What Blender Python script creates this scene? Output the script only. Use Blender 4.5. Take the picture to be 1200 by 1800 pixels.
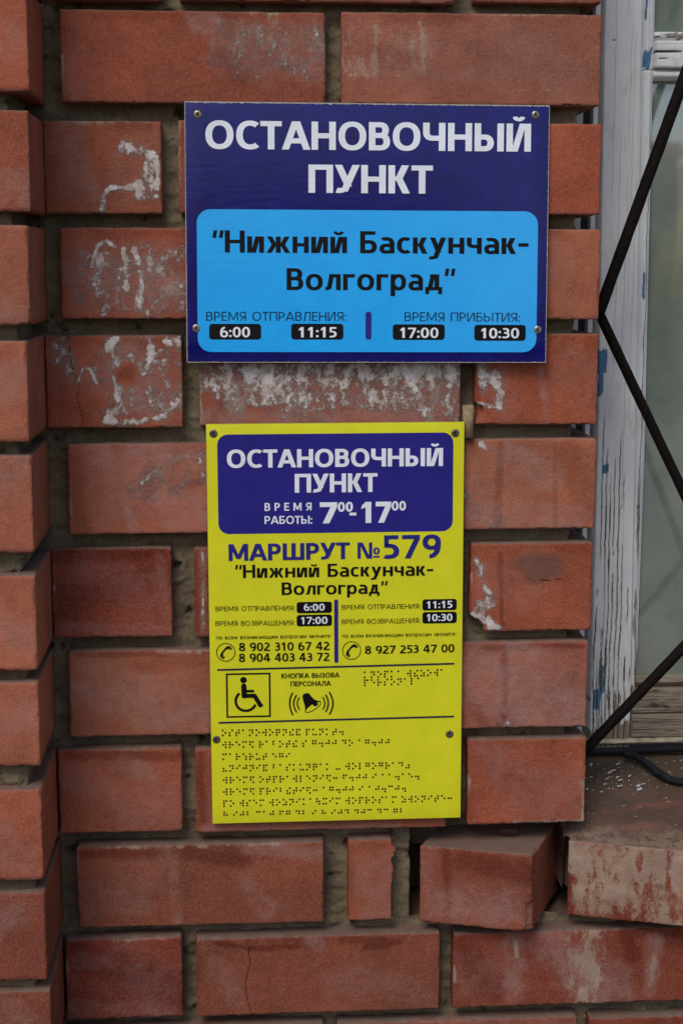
import bpy, math, random
import numpy as np
from mathutils import Vector, Matrix

for o in list(bpy.data.objects):
    bpy.data.objects.remove(o)
SC = bpy.context.scene
COL = SC.collection
R = math.radians

# ---------------------------------------------------------------- camera
CAM_F, PITCH, YAW, ROLL = 2733.23, 0.157952, 0.069630, 0.001345
CAM_POS = Vector((-0.358563, -1.522769, -0.237810))
cd = bpy.data.cameras.new('camera')
cam = bpy.data.objects.new('camera', cd)
COL.objects.link(cam)
SC.camera = cam
cd.sensor_fit = 'VERTICAL'
cd.sensor_height = 36.0
cd.lens = CAM_F / 1800 * 36
cd.clip_start = 0.05
cd.clip_end = 400
fw = Vector((math.sin(YAW) * math.cos(PITCH), math.cos(YAW) * math.cos(PITCH), -math.sin(PITCH)))
rt = Vector((math.cos(YAW), -math.sin(YAW), 0))
up = rt.cross(fw)
r2 = math.cos(ROLL) * rt + math.sin(ROLL) * up
u2 = -math.sin(ROLL) * rt + math.cos(ROLL) * up
M = Matrix((r2, u2, -fw)).transposed().to_4x4()
M.translation = CAM_POS
cam.matrix_world = M

# ---------------------------------------------------------------- light
SUN_EL, SUN_AZ = 48, 205        # overcast day, the bright part of the sky in front of the wall and to the left
w = bpy.data.worlds.new('World')
SC.world = w
w.use_nodes = True
nt = w.node_tree
bg = nt.nodes['Background']
sky = nt.nodes.new('ShaderNodeTexSky')
sky.sky_type = 'NISHITA'
sky.sun_disc = False
sky.sun_elevation = R(SUN_EL)
sky.sun_rotation = R(SUN_AZ)
sky.dust_density = 2.6
sky.air_density = 1.0
nt.links.new(sky.outputs[0], bg.inputs[0])
bg.inputs[1].default_value = 0.08
sd = bpy.data.lights.new('sun', 'SUN')
sd.energy = 1.0
sd.angle = R(24)
sd.color = (1.0, 0.94, 0.85)
sun = bpy.data.objects.new('sun', sd)
COL.objects.link(sun)
az = R(SUN_AZ)
to_sun = Vector((math.sin(az) * math.cos(R(SUN_EL)), math.cos(az) * math.cos(R(SUN_EL)), math.sin(R(SUN_EL))))
sun.rotation_euler = to_sun.to_track_quat('Z', 'Y').to_euler()
SC.view_settings.view_transform = 'Standard'
SC.view_settings.look = 'None'
SC.view_settings.exposure = 0.5
SC.view_settings.gamma = 1.0
SC.view_settings.use_curve_mapping = False

# ---------------------------------------------------------------- measured tables (metres; sign tables in mm)
BLUE = [0.34939, 0.24641, -0.22764, -0.20902, -0.04906, 0.00335, -0.00287, -0.008]
YEL = [0.25348, 0.40763, -0.25775, -0.59508, 0.00089, -0.004, -0.00528, -0.008]
BT = [('ОСТАНОВОЧНЫЙ', -155.1, 156.69, 79.04, 79.2, 26.39, 0.222, 0.18, 'w'), ('ПУНКТ', -57.35, 62.12, 38.66, 38.72, 26.55, 0.222, 0.18, 'w'), ('“Нижний Баскунчак–', -149.21, 155.89, -18.26, -18.32, 20.99, 0.205, 0.16, 'k'), ('Волгоград”', -78.43, 84.77, -53.72, -53.41, 20.94, 0.205, 0.16, 'k'), ('ВРЕМЯ ОТПРАВЛЕНИЯ:', -155.64, -21.1, -83.1, -82.96, 8.55, 0.11, 0.1, 'k'), ('ВРЕМЯ ПРИБЫТИЯ:', 35.7, 148.44, -82.99, -83.39, 8.51, 0.11, 0.1, 'k'), ('6:00', -142.5, -113.77, -98.9, -98.86, 9.8, 0.2, 0.16, 'w'), ('11:15', -66.83, -30.19, -98.89, -98.83, 9.84, 0.2, 0.16, 'w'), ('17:00', 31.36, 68.76, -99.28, -99.22, 9.88, 0.2, 0.16, 'w'), ('10:30', 110.6, 147.82, -99.54, -99.48, 9.92, 0.2, 0.16, 'w')]
BP = [(-163.99, -113.0, 164.86, 22.57)]
BK = [(-152.99, -101.13, -103.09, -86.09), (-74.12, -101.01, -23.67, -85.8), (24.24, -101.19, 74.91, -86.14), (103.76, -101.85, 154.31, -86.51)]
BB = [(-2.25, -100.97, 3.54, -74.17)]
BS = [(-162.26, 111.03), (160.87, 114.01), (-165.35, -90.35), (166.21, -91.07)]
YP = [(-116.07, 94.78, 115.87, 193.45)]
YT = [('ОСТАНОВОЧНЫЙ', -106.85, 105.68, 160.6, 160.24, 17.91, 0.222, 0.18, 'w'), ('ПУНКТ', -40.7, 40.82, 135.3, 135.17, 18.68, 0.222, 0.18, 'w'), ('В Р Е М Я', -70.55, -24.26, 117.53, 117.5, 7.83, 0.2, 0.16, 'w'), ('РАБОТЫ:', -70.69, -23.78, 104.45, 104.11, 7.97, 0.18, 0.15, 'w'), ('7', -16.17, 1.02, 104.29, 104.29, 21.07, 0.26, 0.22, 'w'), ('00', 1.62, 16.56, 115.74, 115.84, 9.68, 0.24, 0.2, 'w'), ('-', 13.16, 19.94, 108.47, 108.49, 11.4, 0.2, 0.25, 'w'), ('17', 24.74, 54.45, 104.2, 104.21, 21.11, 0.26, 0.22, 'w'), ('00', 54.98, 69.14, 116.26, 116.3, 9.41, 0.24, 0.2, 'w'), ('МАРШРУТ', -106.48, 13.37, 67.84, 68.06, 16.91, 0.22, 0.18, 'b'), ('№', 21.03, 43.17, 68.24, 68.2, 16.38, 0.2, 0.15, 'b'), ('579', 46.58, 104.11, 67.86, 67.98, 23.6, 0.2, 0.17, 'b'), ('“Нижний Баскунчак–', -100.26, 96.81, 50.53, 50.16, 13.26, 0.19, 0.15, 'k'), ('Волгоград”', -54.48, 51.2, 32.67, 32.5, 12.73, 0.19, 0.15, 'k'), ('ВРЕМЯ ОТПРАВЛЕНИЯ:', -120.17, -41.86, 17.23, 16.94, 4.81, 0.1, 0.09, 'k'), ('ВРЕМЯ ВОЗВРАЩЕНИЯ:', -120.39, -41.97, 2.35, 1.83, 4.82, 0.1, 0.09, 'k'), ('ВРЕМЯ ОТПРАВЛЕНИЯ:', 5.31, 83.85, 16.71, 16.66, 4.83, 0.1, 0.09, 'k'), ('ВРЕМЯ ВОЗВРАЩЕНИЯ:', 5.27, 83.93, 1.87, 1.94, 4.84, 0.1, 0.09, 'k'), ('6:00', -32.5, -11.76, 16.2, 16.13, 6.96, 0.2, 0.16, 'w'), ('17:00', -35.43, -8.97, 2.59, 2.53, 7.22, 0.2, 0.16, 'w'), ('11:15', 90.44, 116.27, 16.55, 16.69, 7.23, 0.2, 0.16, 'w'), ('10:30', 90.53, 116.39, 3.29, 3.42, 7.25, 0.2, 0.16, 'w'), ('по всем возникающим вопросам звоните:', -120.04, -5.32, -11.6, -11.66, 4.02, 0.12, 0.11, 'k'), ('по всем возникающим вопросам звоните:', 5.52, 120.27, -12.15, -11.9, 4.04, 0.12, 0.11, 'k'), ('8 902 310 67 42', -97.57, -7.08, -23.97, -24.39, 8.53, 0.19, 0.16, 'k'), ('8 904 403 43 72', -97.72, -7.13, -35.07, -35.65, 8.55, 0.19, 0.16, 'k'), ('8 927 253 47 00', 28.38, 118.69, -29.28, -28.93, 8.23, 0.19, 0.16, 'k'), ('КНОПКА ВЫЗОВА', -55.51, 2.84, -52.8, -52.79, 5.0, 0.17, 0.14, 'k'), ('ПЕРСОНАЛА', -46.44, -5.79, -61.23, -61.29, 5.01, 0.17, 0.14, 'k')]
YK = [(-39.65, 13.69, -4.66, 25.13), (-39.74, 0.3, -4.71, 11.97), (86.09, 14.46, 120.6, 25.83), (86.17, 1.0, 120.72, 12.71)]
YB = [(-2.34, -37.88, 1.73, 27.18)]
YL = [(-119.37, -42.51, 118.81, -41.38), (-119.05, -97.77, 119.01, -95.84)]
YW = [(-110.93, -92.55, -66.45, -46.65)]
YC = [(-110.62, -24.89), (15.1, -25.39)]
YBELL = (-25.66, -79.21)
YS = [(-119.65, 194.6), (117.56, 192.89), (-121.34, -114.77), (114.5, -114.43)]
YR = [('ОСТАНОВОЧНЫЙ ПУНКТ.', -114.86, -105.6, 3.2, -106.98), ('ВРЕМЯ РАБОТЫ С 7.00 ДО 17.00', -114.81, -118.01, 49.72, -119.2), ('МАРШРУТ 579', -114.82, -130.52, -51.02, -131.59), ('«НИЖНИЙ БАСКУНЧАК - ВОЛГОГРАД»', -114.66, -142.88, 70.4, -143.81), ('ВРЕМЯ ОТПРАВЛЕНИЯ: 6.00 И 11.15.', -114.55, -155.15, 80.36, -155.87), ('ВРЕМЯ ПРИБЫТИЯ: 17.00 И 10.30.', -114.56, -167.51, 66.77, -168.52), ('ПО ВСЕМ ВОЗНИКАЮЩИМ ВОПРОСАМ ЗВОНИТЕ:', -114.68, -179.84, 114.06, -180.01), ('8 902 310 67 42 И 8 904 403 43 72', -114.57, -191.96, 65.16, -193.04), ('КНОПКА ВЫЗОВА', 28.2, -48.17, 105.62, -47.27), ('ПЕРСОНАЛА', 28.2, -56.43, 82.17, -55.68)]
BELL = {'body': [(-34.66, -72.42), (-34.1, -70.17), (-32.17, -68.96), (-29.97, -68.44), (-27.5, -69.17), (-25.59, -72.05), (-23.14, -74.93), (-19.85, -76.7), (-16.27, -77.35), (-23.19, -84.02), (-32.01, -87.81), (-31.98, -82.69), (-33.59, -76.98)], 'waves': [((-44.51, -68.26), (-50.35, -78.9), (-44.4, -90.67), 1.6), ((-40.69, -70.88), (-46.13, -78.99), (-40.7, -87.9), 1.49), ((-37.85, -73.49), (-41.74, -79.08), (-37.77, -85.41), 1.28), ((-7.16, -68.46), (-0.59, -79.95), (-7.24, -90.9), 1.6), ((-11.02, -71.05), (-6.1, -79.83), (-10.98, -88.14), 1.49), ((-14.05, -73.42), (-10.06, -79.75), (-13.94, -85.63), 1.28)], 'mouth': ((-23.9, -83.26), 9.34, 3.41, 0.575), 'clapper': (-21.52, -80.36)}
PHONE = [[(-5.8, -3.51), (-5.38, -1.84), (-4.34, -0.17), (-3.09, 1.5), (-1.42, 3.59), (0.25, 5.47), (2.13, 6.47), (4.01, 6.34), (5.05, 5.68), (3.28, 3.21), (2.13, 3.28), (0.67, 2.96), (-0.58, 1.92), (-1.84, 0.25), (-2.78, -1.63), (-2.63, -3.3), (-4.24, -5.97), (-5.17, -5.38)], [(3.59, 2.96), (5.47, 5.26), (6.3, 4.63), (6.09, 3.38), (5.05, 2.55), (4.01, 2.23)], [(-3.92, -6.01), (-2.25, -3.61), (-1.42, -4.13), (-1.42, -5.38), (-2.25, -6.64), (-3.3, -6.95)]]
WALL = [('a', -0.5216, -0.4217, 0.006, 0.0897), ('b', -0.4048, -0.1453, 0.0069, 0.0929), ('c', -0.1263, -0.0052, 0.0085, 0.0963), ('0L', -0.5162, -0.2686, -0.0869, -0.0033), ('0R', -0.2524, -0.0037, -0.0863, -0.0022), ('1L', -0.5344, -0.4245, -0.19, -0.1044), ('1M', -0.4078, -0.1566, -0.1893, -0.1029), ('1R', -0.1411, -0.0013, -0.1897, -0.104), ('2L', -0.5221, -0.2687, -0.2899, -0.2042), ('2R', -0.2521, 0.0009, -0.2913, -0.2045), ('3L', -0.5385, -0.4081, -0.395, -0.3062), ('3M', -0.3909, -0.1356, -0.3946, -0.3054), ('3R', -0.1197, 0.0015, -0.3947, -0.3058), ('4L', -0.5194, -0.275, -0.5, -0.4112), ('4R', -0.2592, 0.0021, -0.5, -0.4095), ('5L', -0.5383, -0.4213, -0.605, -0.5157), ('5M', -0.3987, -0.1402, -0.6059, -0.5164), ('5R', -0.1218, 0.0008, -0.6044, -0.5147), ('6L', -0.5242, -0.2752, -0.7071, -0.6197), ('6R', -0.259, -0.0005, -0.7065, -0.6164), ('7L', -0.5371, -0.4142, -0.8087, -0.721), ('7M', -0.4003, -0.1447, -0.8113, -0.7228), ('7R', -0.1218, -0.0002, -0.8092, -0.7194), ('8L', -0.5214, -0.2707, -0.9108, -0.8241), ('8M', -0.2442, -0.1904, -0.9111, -0.8244), ('9L', -0.5356, -0.4172, -1.0102, -0.924), ('9M', -0.4018, -0.1495, -1.0107, -0.9262), ('9R', -0.1339, 0.1263, -1.0103, -0.9286), ('10a', -0.6123, -0.554, -1.1053, -1.0198), ('10b', -0.5364, -0.2708, -1.111, -1.0247), ('10c', -0.2558, -0.0019, -1.1132, -1.0259), ('10d', 0.012, 0.2769, -1.1138, -1.0287)]
PIER = [(-0.5335, -0.0895, 0.0007), (-0.5354, -0.1919, -0.1054), (-0.5374, -0.2918, -0.2047), (-0.54, -0.396, -0.3059), (-0.5402, -0.4974, -0.4088), (-0.5401, -0.607, -0.5179), (-0.5409, -0.6994, -0.6199), (-0.54, -0.8101, -0.722), (-0.5394, -0.9101, -0.8225), (-0.5387, -1.0071, -0.9222), (-0.5376, -1.1048, -1.0188)]
cam = [2733.227075828698, 0.15795154311417803, 0.06963001828777356, 0.0013448199972232087, 1.5227688696056565, -0.3585626042659985, -0.23780997560931938]
FINE = {'3M', '2L', '8M', '1L', '9M', '7M', '9L', '6L', '5R', '6R', '5L', '3R', '4L', '9R', '3L', '7L', '8L', '7R', '4R', '0R', '5M', '10c', '0L'}
MARKS = {
'0L': [('k', [(-0.3605, -0.0236), (-0.2746, -0.0278)], 0.02015, 0.42), ('r', [(-0.3393, -0.0493), (-0.2773, -0.0487)], 0.01679, 0.24), ('r', [(-0.3498, -0.0234), (-0.2773, -0.0226)], 0.01456, 0.2), ('k', [(-0.3177, -0.0283), (-0.307, -0.0438), (-0.2746, -0.0487)], 0.00784, 0.5), ('r', [(-0.3632, -0.0236), (-0.3445, -0.0312), (-0.2746, -0.0226)], 0.01232, 0.3), ('r', [(-0.3662, -0.0496), (-0.3231, -0.0439), (-0.2746, -0.0539)], 0.01456, 0.3), ('b', [(-0.3903, -0.0125), (-0.3754, -0.0124)], 0.00952, 1), ('b', [(-0.3904, -0.0187), (-0.3754, -0.0186)], 0.0056, 1), ('d', [(-0.3688, -0.0444), (-0.3501, -0.0599)], 0.01344, 0.7), ('b', [(-0.5045, -0.0406), (-0.5054, -0.0769)], 0.01679, 0.4)],
'0R': [('k', [(-0.2449, -0.0275), (-0.1742, -0.032)], 0.01903, 0.4), ('k', [(-0.2421, -0.0484), (-0.1768, -0.053)], 0.01456, 0.42), ('k', [(-0.2248, -0.0221), (-0.2013, -0.0558)], 0.00448, 0.5), ('k', [(-0.1782, -0.0111), (-0.1743, -0.0267)], 0.00336, 0.55), ('k', [(-0.2448, -0.0594), (-0.1985, -0.0605)], 0.00224, 0.5), ('d', [(-0.2475, -0.0327), (-0.1768, -0.053)], 0.01456, 0.4), ('b', [(-0.1006, -0.0207), (-0.0336, -0.0622)], 0.02239, 0.5), ('k', [(-0.119, -0.0709), (-0.0887, -0.0733), (-0.0417, -0.0718)], 0.00067, 0.5)],
'1L': [('r', [(-0.4586, -0.1289), (-0.449, -0.132), (-0.4329, -0.1351)], 0.00616, 0.85), ('r', [(-0.4318, -0.134), (-0.4277, -0.1472), (-0.4291, -0.1658)], 0.0028, 0.9), ('r', [(-0.4362, -0.142), (-0.4351, -0.1659), (-0.4432, -0.1712)], 0.00784, 0.6), ('r', [(-0.4458, -0.1617), (-0.4539, -0.166), (-0.4728, -0.166)], 0.00336, 0.95), ('r', [(-0.4728, -0.166), (-0.4799, -0.174), (-0.4813, -0.1879)], 0.00336, 0.85), ('r', [(-0.4368, -0.1739), (-0.4287, -0.1738)], 0.0028, 0.5), ('b', [(-0.5119, -0.124), (-0.4969, -0.1662)], 0.02239, 0.7)],
'2L': [('r', [(-0.4988, -0.241), (-0.4173, -0.2355)], 0.02127, 0.34), ('r', [(-0.494, -0.268), (-0.4124, -0.2735)], 0.01903, 0.32), ('r', [(-0.4933, -0.241), (-0.4864, -0.2206), (-0.4777, -0.2168), (-0.4659, -0.2248)], 0.0028, 0.7), ('r', [(-0.485, -0.2302), (-0.4874, -0.2626), (-0.4779, -0.2789)], 0.00616, 0.6), ('r', [(-0.4632, -0.2248), (-0.4582, -0.2464), (-0.4601, -0.2599)], 0.00448, 0.65), ('r', [(-0.4524, -0.2248), (-0.4446, -0.241), (-0.4472, -0.268), (-0.4421, -0.2876)], 0.00392, 0.7), ('r', [(-0.4777, -0.268), (-0.4824, -0.2816)], 0.00672, 0.5), ('r', [(-0.4345, -0.2248), (-0.438, -0.2409)], 0.00392, 0.5), ('k', [(-0.4186, -0.2528), (-0.415, -0.2626)], 0.01008, 0.9), ('r', [(-0.4256, -0.2436), (-0.4067, -0.2572)], 0.00784, 0.4), ('r', [(-0.4315, -0.2735), (-0.407, -0.2817)], 0.00616, 0.35), ('b', [(-0.4989, -0.2464), (-0.4176, -0.2572)], 0.02519, 0.9), ('s', [(-0.5154, -0.2572), (-0.4992, -0.2599)], 0.0028, 0.4), ('s', [(-0.4887, -0.2735), (-0.4726, -0.2816)], 0.0028, 0.4)],
'3L': [('r', [(-0.4709, -0.3336), (-0.468, -0.3778)], 0.00784, 0.6), ('r', [(-0.4737, -0.3336), (-0.4186, -0.3227)], 0.02799, 0.36), ('r', [(-0.4689, -0.3667), (-0.4138, -0.367)], 0.02127, 0.36), ('r', [(-0.5277, -0.3115), (-0.5121, -0.339)], 0.01232, 0.35), ('r', [(-0.471, -0.3084), (-0.4788, -0.3171), (-0.4735, -0.327)], 0.00336, 0.85), ('r', [(-0.4372, -0.3183), (-0.4408, -0.3365)], 0.00448, 0.85), ('r', [(-0.424, -0.3117), (-0.4086, -0.314)], 0.00392, 0.6), ('r', [(-0.4739, -0.3446), (-0.471, -0.3612)], 0.00392, 0.8), ('r', [(-0.5079, -0.3489), (-0.5027, -0.3363), (-0.4967, -0.3379), (-0.4905, -0.3512)], 0.00168, 0.85), ('r', [(-0.4831, -0.3878), (-0.4529, -0.3902), (-0.4251, -0.3836), (-0.4128, -0.3698)], 0.00392, 0.7), ('r', [(-0.4799, -0.3667), (-0.4776, -0.3861)], 0.00448, 0.5), ('r', [(-0.4254, -0.3337), (-0.4219, -0.3559)], 0.00392, 0.4), ('r', [(-0.525, -0.3115), (-0.5164, -0.3362)], 0.00336, 0.35), ('b', [(-0.4709, -0.3336), (-0.4662, -0.3668), (-0.425, -0.3753)], 0.01903, 1), ('b', [(-0.4652, -0.3226), (-0.4193, -0.3614)], 0.01456, 0.7), ('d', [(-0.4618, -0.3424)], 0.01232, 1), ('d', [(-0.4618, -0.3424)], 0.00784, 1), ('x', [(-0.4618, -0.3424)], 0.01344, 1), ('c', [(-0.5167, -0.3072), (-0.5146, -0.3335), (-0.5085, -0.35), (-0.5095, -0.3666), (-0.5065, -0.3776), (-0.5045, -0.386), (-0.5064, -0.3954)], 0.00045, 0.75)],
'3M': [('r', [(-0.3472, -0.3423), (-0.2525, -0.3398), (-0.1458, -0.343)], 0.01232, 0.75), ('r', [(-0.3195, -0.3618), (-0.2861, -0.3676)], 0.0112, 0.7), ('r', [(-0.3749, -0.345), (-0.1402, -0.3458)], 0.02239, 0.6), ('r', [(-0.364, -0.3672), (-0.1455, -0.371)], 0.01679, 0.5), ('k', [(-0.3527, -0.3395), (-0.1459, -0.3402)], 0.01456, 0.45), ('r', [(-0.3803, -0.3422), (-0.3639, -0.3561), (-0.364, -0.3672)], 0.01344, 0.4), ('r', [(-0.3527, -0.3395), (-0.3362, -0.3562), (-0.3251, -0.3674)], 0.01456, 0.6), ('r', [(-0.3194, -0.3368), (-0.2972, -0.3452)], 0.01456, 0.65), ('k', [(-0.3596, -0.3684), (-0.3496, -0.3684), (-0.3497, -0.3773), (-0.3597, -0.3773)], 0.00504, 0.95), ('r', [(-0.3251, -0.3618), (-0.3084, -0.3759)], 0.00784, 0.7), ('k', [(-0.3, -0.3703), (-0.2889, -0.3676)], 0.00896, 0.9), ('r', [(-0.2832, -0.3397), (-0.2525, -0.3454), (-0.2302, -0.3399)], 0.01344, 0.6), ('r', [(-0.2301, -0.3566), (-0.2188, -0.3679)], 0.0084, 0.7), ('k', [(-0.247, -0.3399), (-0.2414, -0.3371)], 0.00448, 0.9), ('r', [(-0.2021, -0.3456), (-0.1853, -0.3401)], 0.01456, 0.6), ('k', [(-0.1628, -0.3429), (-0.1597, -0.3625), (-0.1651, -0.3878)], 0.00616, 0.85), ('r', [(-0.1795, -0.3625), (-0.1624, -0.3794)], 0.0112, 0.5), ('k', [(-0.1431, -0.3374), (-0.1402, -0.3402)], 0.00504, 0.9), ('r', [(-0.3085, -0.3899), (-0.2749, -0.3872)], 0.00784, 0.4), ('r', [(-0.151, -0.3795), (-0.1396, -0.3851)], 0.00896, 0.5), ('b', [(-0.3864, -0.3866), (-0.1396, -0.388)], 0.0112, 1), ('b', [(-0.3859, -0.3449), (-0.1399, -0.3682)], 0.02575, 0.6), ('d', [(-0.375, -0.3616), (-0.3696, -0.3728)], 0.00784, 0.7), ('d', [(-0.2413, -0.3482), (-0.1964, -0.3568)], 0.00896, 0.8), ('d', [(-0.2861, -0.362), (-0.2525, -0.3677)], 0.0084, 0.7)],
'3R': [('r', [(-0.1149, -0.3358), (-0.1118, -0.3487), (-0.1005, -0.3459)], 0.00504, 0.85), ('r', [(-0.1116, -0.3627), (-0.1118, -0.3487), (-0.1016, -0.3527), (-0.0946, -0.3628), (-0.0972, -0.3752)], 0.00504, 0.7), ('k', [(-0.0993, -0.3504), (-0.0945, -0.3685)], 0.00448, 0.7), ('r', [(-0.1171, -0.374), (-0.0943, -0.3786)], 0.0028, 0.6), ('b', [(-0.1006, -0.3403), (-0.0886, -0.3798)], 0.01456, 0.8), ('b', [(-0.0552, -0.3405), (-0.0485, -0.3885)], 0.0056, 0.9)],
'4L': [('r', [(-0.4541, -0.4563), (-0.3925, -0.4286)], 0.01903, 0.24), ('b', [(-0.4756, -0.4224), (-0.4044, -0.4795)], 0.03359, 1), ('b', [(-0.4644, -0.4169), (-0.3924, -0.423)], 0.01232, 1), ('b', [(-0.468, -0.4562), (-0.4577, -0.496)], 0.00672, 1), ('d', [(-0.4399, -0.4395), (-0.4431, -0.4621)], 0.01232, 0.8), ('d', [(-0.4152, -0.4567), (-0.3928, -0.4484)], 0.00784, 0.9), ('d', [(-0.5142, -0.4221), (-0.5105, -0.4954)], 0.01232, 0.5), ('r', [(-0.4587, -0.4608), (-0.4372, -0.4396), (-0.4147, -0.4257), (-0.4036, -0.4229)], 0.0028, 0.4), ('r', [(-0.4209, -0.4623), (-0.387, -0.4343)], 0.00784, 0.25), ('r', [(-0.3925, -0.4286), (-0.386, -0.4456)], 0.0056, 0.4)],
'4R': [('b', [(-0.0936, -0.4194), (-0.0414, -0.4484)], 0.01903, 1), ('b', [(-0.1212, -0.4822), (-0.0173, -0.489)], 0.01679, 0.8), ('r', [(-0.1131, -0.4136), (-0.1096, -0.4171)], 0.00336, 0.8), ('r', [(-0.1271, -0.4707), (-0.098, -0.494)], 0.01232, 0.22), ('d', [(-0.0937, -0.4138), (-0.0968, -0.4998)], 0.00504, 0.8), ('d', [(-0.0393, -0.4141), (-0.0374, -0.4946)], 0.00336, 0.5), ('d', [(-0.0247, -0.4256), (-0.0059, -0.4833)], 0.01679, 0.5)],
'5L': [('d', [(-0.5278, -0.5209), (-0.433, -0.522)], 0.01232, 1), ('d', [(-0.5234, -0.5639), (-0.4333, -0.5363)], 0.02799, 0.6), ('b', [(-0.4331, -0.5248), (-0.4258, -0.5942)], 0.00784, 0.6), ('b', [(-0.5298, -0.5956), (-0.4286, -0.5971)], 0.00896, 0.5)],
'5M': [('r', [(-0.3909, -0.5196), (-0.3894, -0.5369), (-0.3914, -0.6006)], 0.00168, 0.6), ('b', [(-0.3903, -0.5196), (-0.3902, -0.6006)], 0.00504, 0.7)],
'5R': [('r', [(-0.1176, -0.5315), (-0.1134, -0.5403), (-0.1085, -0.5578), (-0.0997, -0.5685)], 0.00448, 0.7), ('r', [(-0.0991, -0.5697), (-0.1111, -0.5783), (-0.1161, -0.59)], 0.00728, 0.7), ('r', [(-0.1033, -0.5932), (-0.1009, -0.5991), (-0.0927, -0.6016)], 0.00504, 0.75), ('r', [(-0.1139, -0.5812), (-0.1079, -0.596)], 0.00336, 0.7), ('s', [(-0.0656, -0.5321), (-0.0393, -0.5382), (-0.0595, -0.5468)], 0.01456, 0.75), ('d', [(-0.0929, -0.5259), (-0.0893, -0.5993)], 0.00336, 0.8), ('b', [(-0.0656, -0.5292), (-0.0451, -0.5411)], 0.01679, 0.6), ('r', [(-0.0888, -0.5581), (-0.087, -0.5934)], 0.0009, 0.5), ('c', [(-0.0576, -0.5538), (-0.0303, -0.5518)], 0.0005, 0.7)],
'6L': [('b', [(-0.5031, -0.6514), (-0.3902, -0.6889)], 0.03079, 0.8), ('d', [(-0.5165, -0.6219), (-0.4234, -0.6234)], 0.00504, 0.8), ('d', [(-0.4519, -0.6347), (-0.3951, -0.6268)], 0.0112, 0.5)],
'6R': [('b', [(-0.1246, -0.6461), (-0.0062, -0.6963)], 0.03919, 1), ('b', [(-0.0782, -0.6291), (-0.0065, -0.6842)], 0.02799, 1), ('d', [(-0.1075, -0.6215), (-0.055, -0.6199), (-0.0046, -0.6219)], 0.00336, 1), ('d', [(-0.1063, -0.6233), (-0.0608, -0.6246)], 0.00224, 1), ('d', [(-0.0864, -0.6301), (-0.0847, -0.6588), (-0.0852, -0.6947), (-0.0898, -0.7037)], 0.00504, 1), ('d', [(-0.1255, -0.67), (-0.1062, -0.7016)], 0.00784, 0.6), ('r', [(-0.0886, -0.7007), (-0.0768, -0.7045)], 0.00392, 0.5)],
'7L': [('b', [(-0.4738, -0.7378), (-0.4426, -0.7474)], 0.01344, 0.8), ('b', [(-0.5283, -0.7515), (-0.4376, -0.7897)], 0.02015, 0.5), ('d', [(-0.5276, -0.7247), (-0.4194, -0.73)], 0.00672, 0.8), ('s', [(-0.4926, -0.7884), (-0.4916, -0.792)], 0.00168, 0.9)],
'7M': [('d', [(-0.3964, -0.7305), (-0.3938, -0.7968)], 0.00672, 0.9), ('b', [(-0.3916, -0.8066), (-0.1932, -0.809)], 0.00504, 0.8)],
'7R': [('b', [(-0.1057, -0.7366), (-0.0156, -0.7936)], 0.02799, 0.5), ('k', [(-0.0017, -0.7755), (-0.0015, -0.8063)], 0.00224, 1), ('k', [(-0.0031, -0.7681), (-0.0018, -0.7724)], 0.0028, 1), ('k', [(-0.0749, -0.8082), (-0.0009, -0.8082)], 0.00168, 0.8), ('d', [(-0.1176, -0.7303), (-0.0756, -0.7677)], 0.01679, 0.4)],
'8L': [('d', [(-0.5131, -0.8302), (-0.4441, -0.832)], 0.00896, 0.9), ('d', [(-0.4094, -0.8329), (-0.3514, -0.8436)], 0.01008, 0.8), ('b', [(-0.4266, -0.8264), (-0.4209, -0.9064)], 0.00784, 0.7), ('b', [(-0.3454, -0.8285), (-0.2754, -0.8364)], 0.01008, 0.8), ('b', [(-0.3515, -0.859), (-0.3284, -0.8967)], 0.01344, 0.6), ('b', [(-0.5143, -0.879), (-0.4566, -0.8868)], 0.01679, 0.4)],
'8M': [('b', [(-0.2224, -0.8563), (-0.2163, -0.8999)], 0.02239, 0.6)],
'9L': [('d', [(-0.533, -0.934), (-0.4232, -0.9811)], 0.02463, 0.9), ('b', [(-0.5275, -0.9466), (-0.4869, -0.9478)], 0.01344, 0.5), ('b', [(-0.5288, -0.9965), (-0.4294, -1.003)], 0.00896, 0.5)],
'9M': [('d', [(-0.3815, -0.9299), (-0.3463, -0.9372), (-0.2991, -0.9362)], 0.00504, 1), ('d', [(-0.2518, -0.9301), (-0.1923, -0.935)], 0.0056, 0.8), ('d', [(-0.228, -0.9402), (-0.2042, -0.9378)], 0.00448, 0.9), ('b', [(-0.2814, -0.9292), (-0.2755, -0.9356)], 0.00896, 0.8), ('c', [(-0.3486, -0.9284), (-0.3464, -0.9522), (-0.3513, -0.9772), (-0.3491, -0.9962), (-0.3463, -1.0115)], 0.00067, 1), ('b', [(-0.3818, -0.9574), (-0.3585, -0.9896)], 0.01679, 0.5), ('b', [(-0.2279, -0.9749), (-0.1679, -0.9959)], 0.01903, 0.4)],
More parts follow.
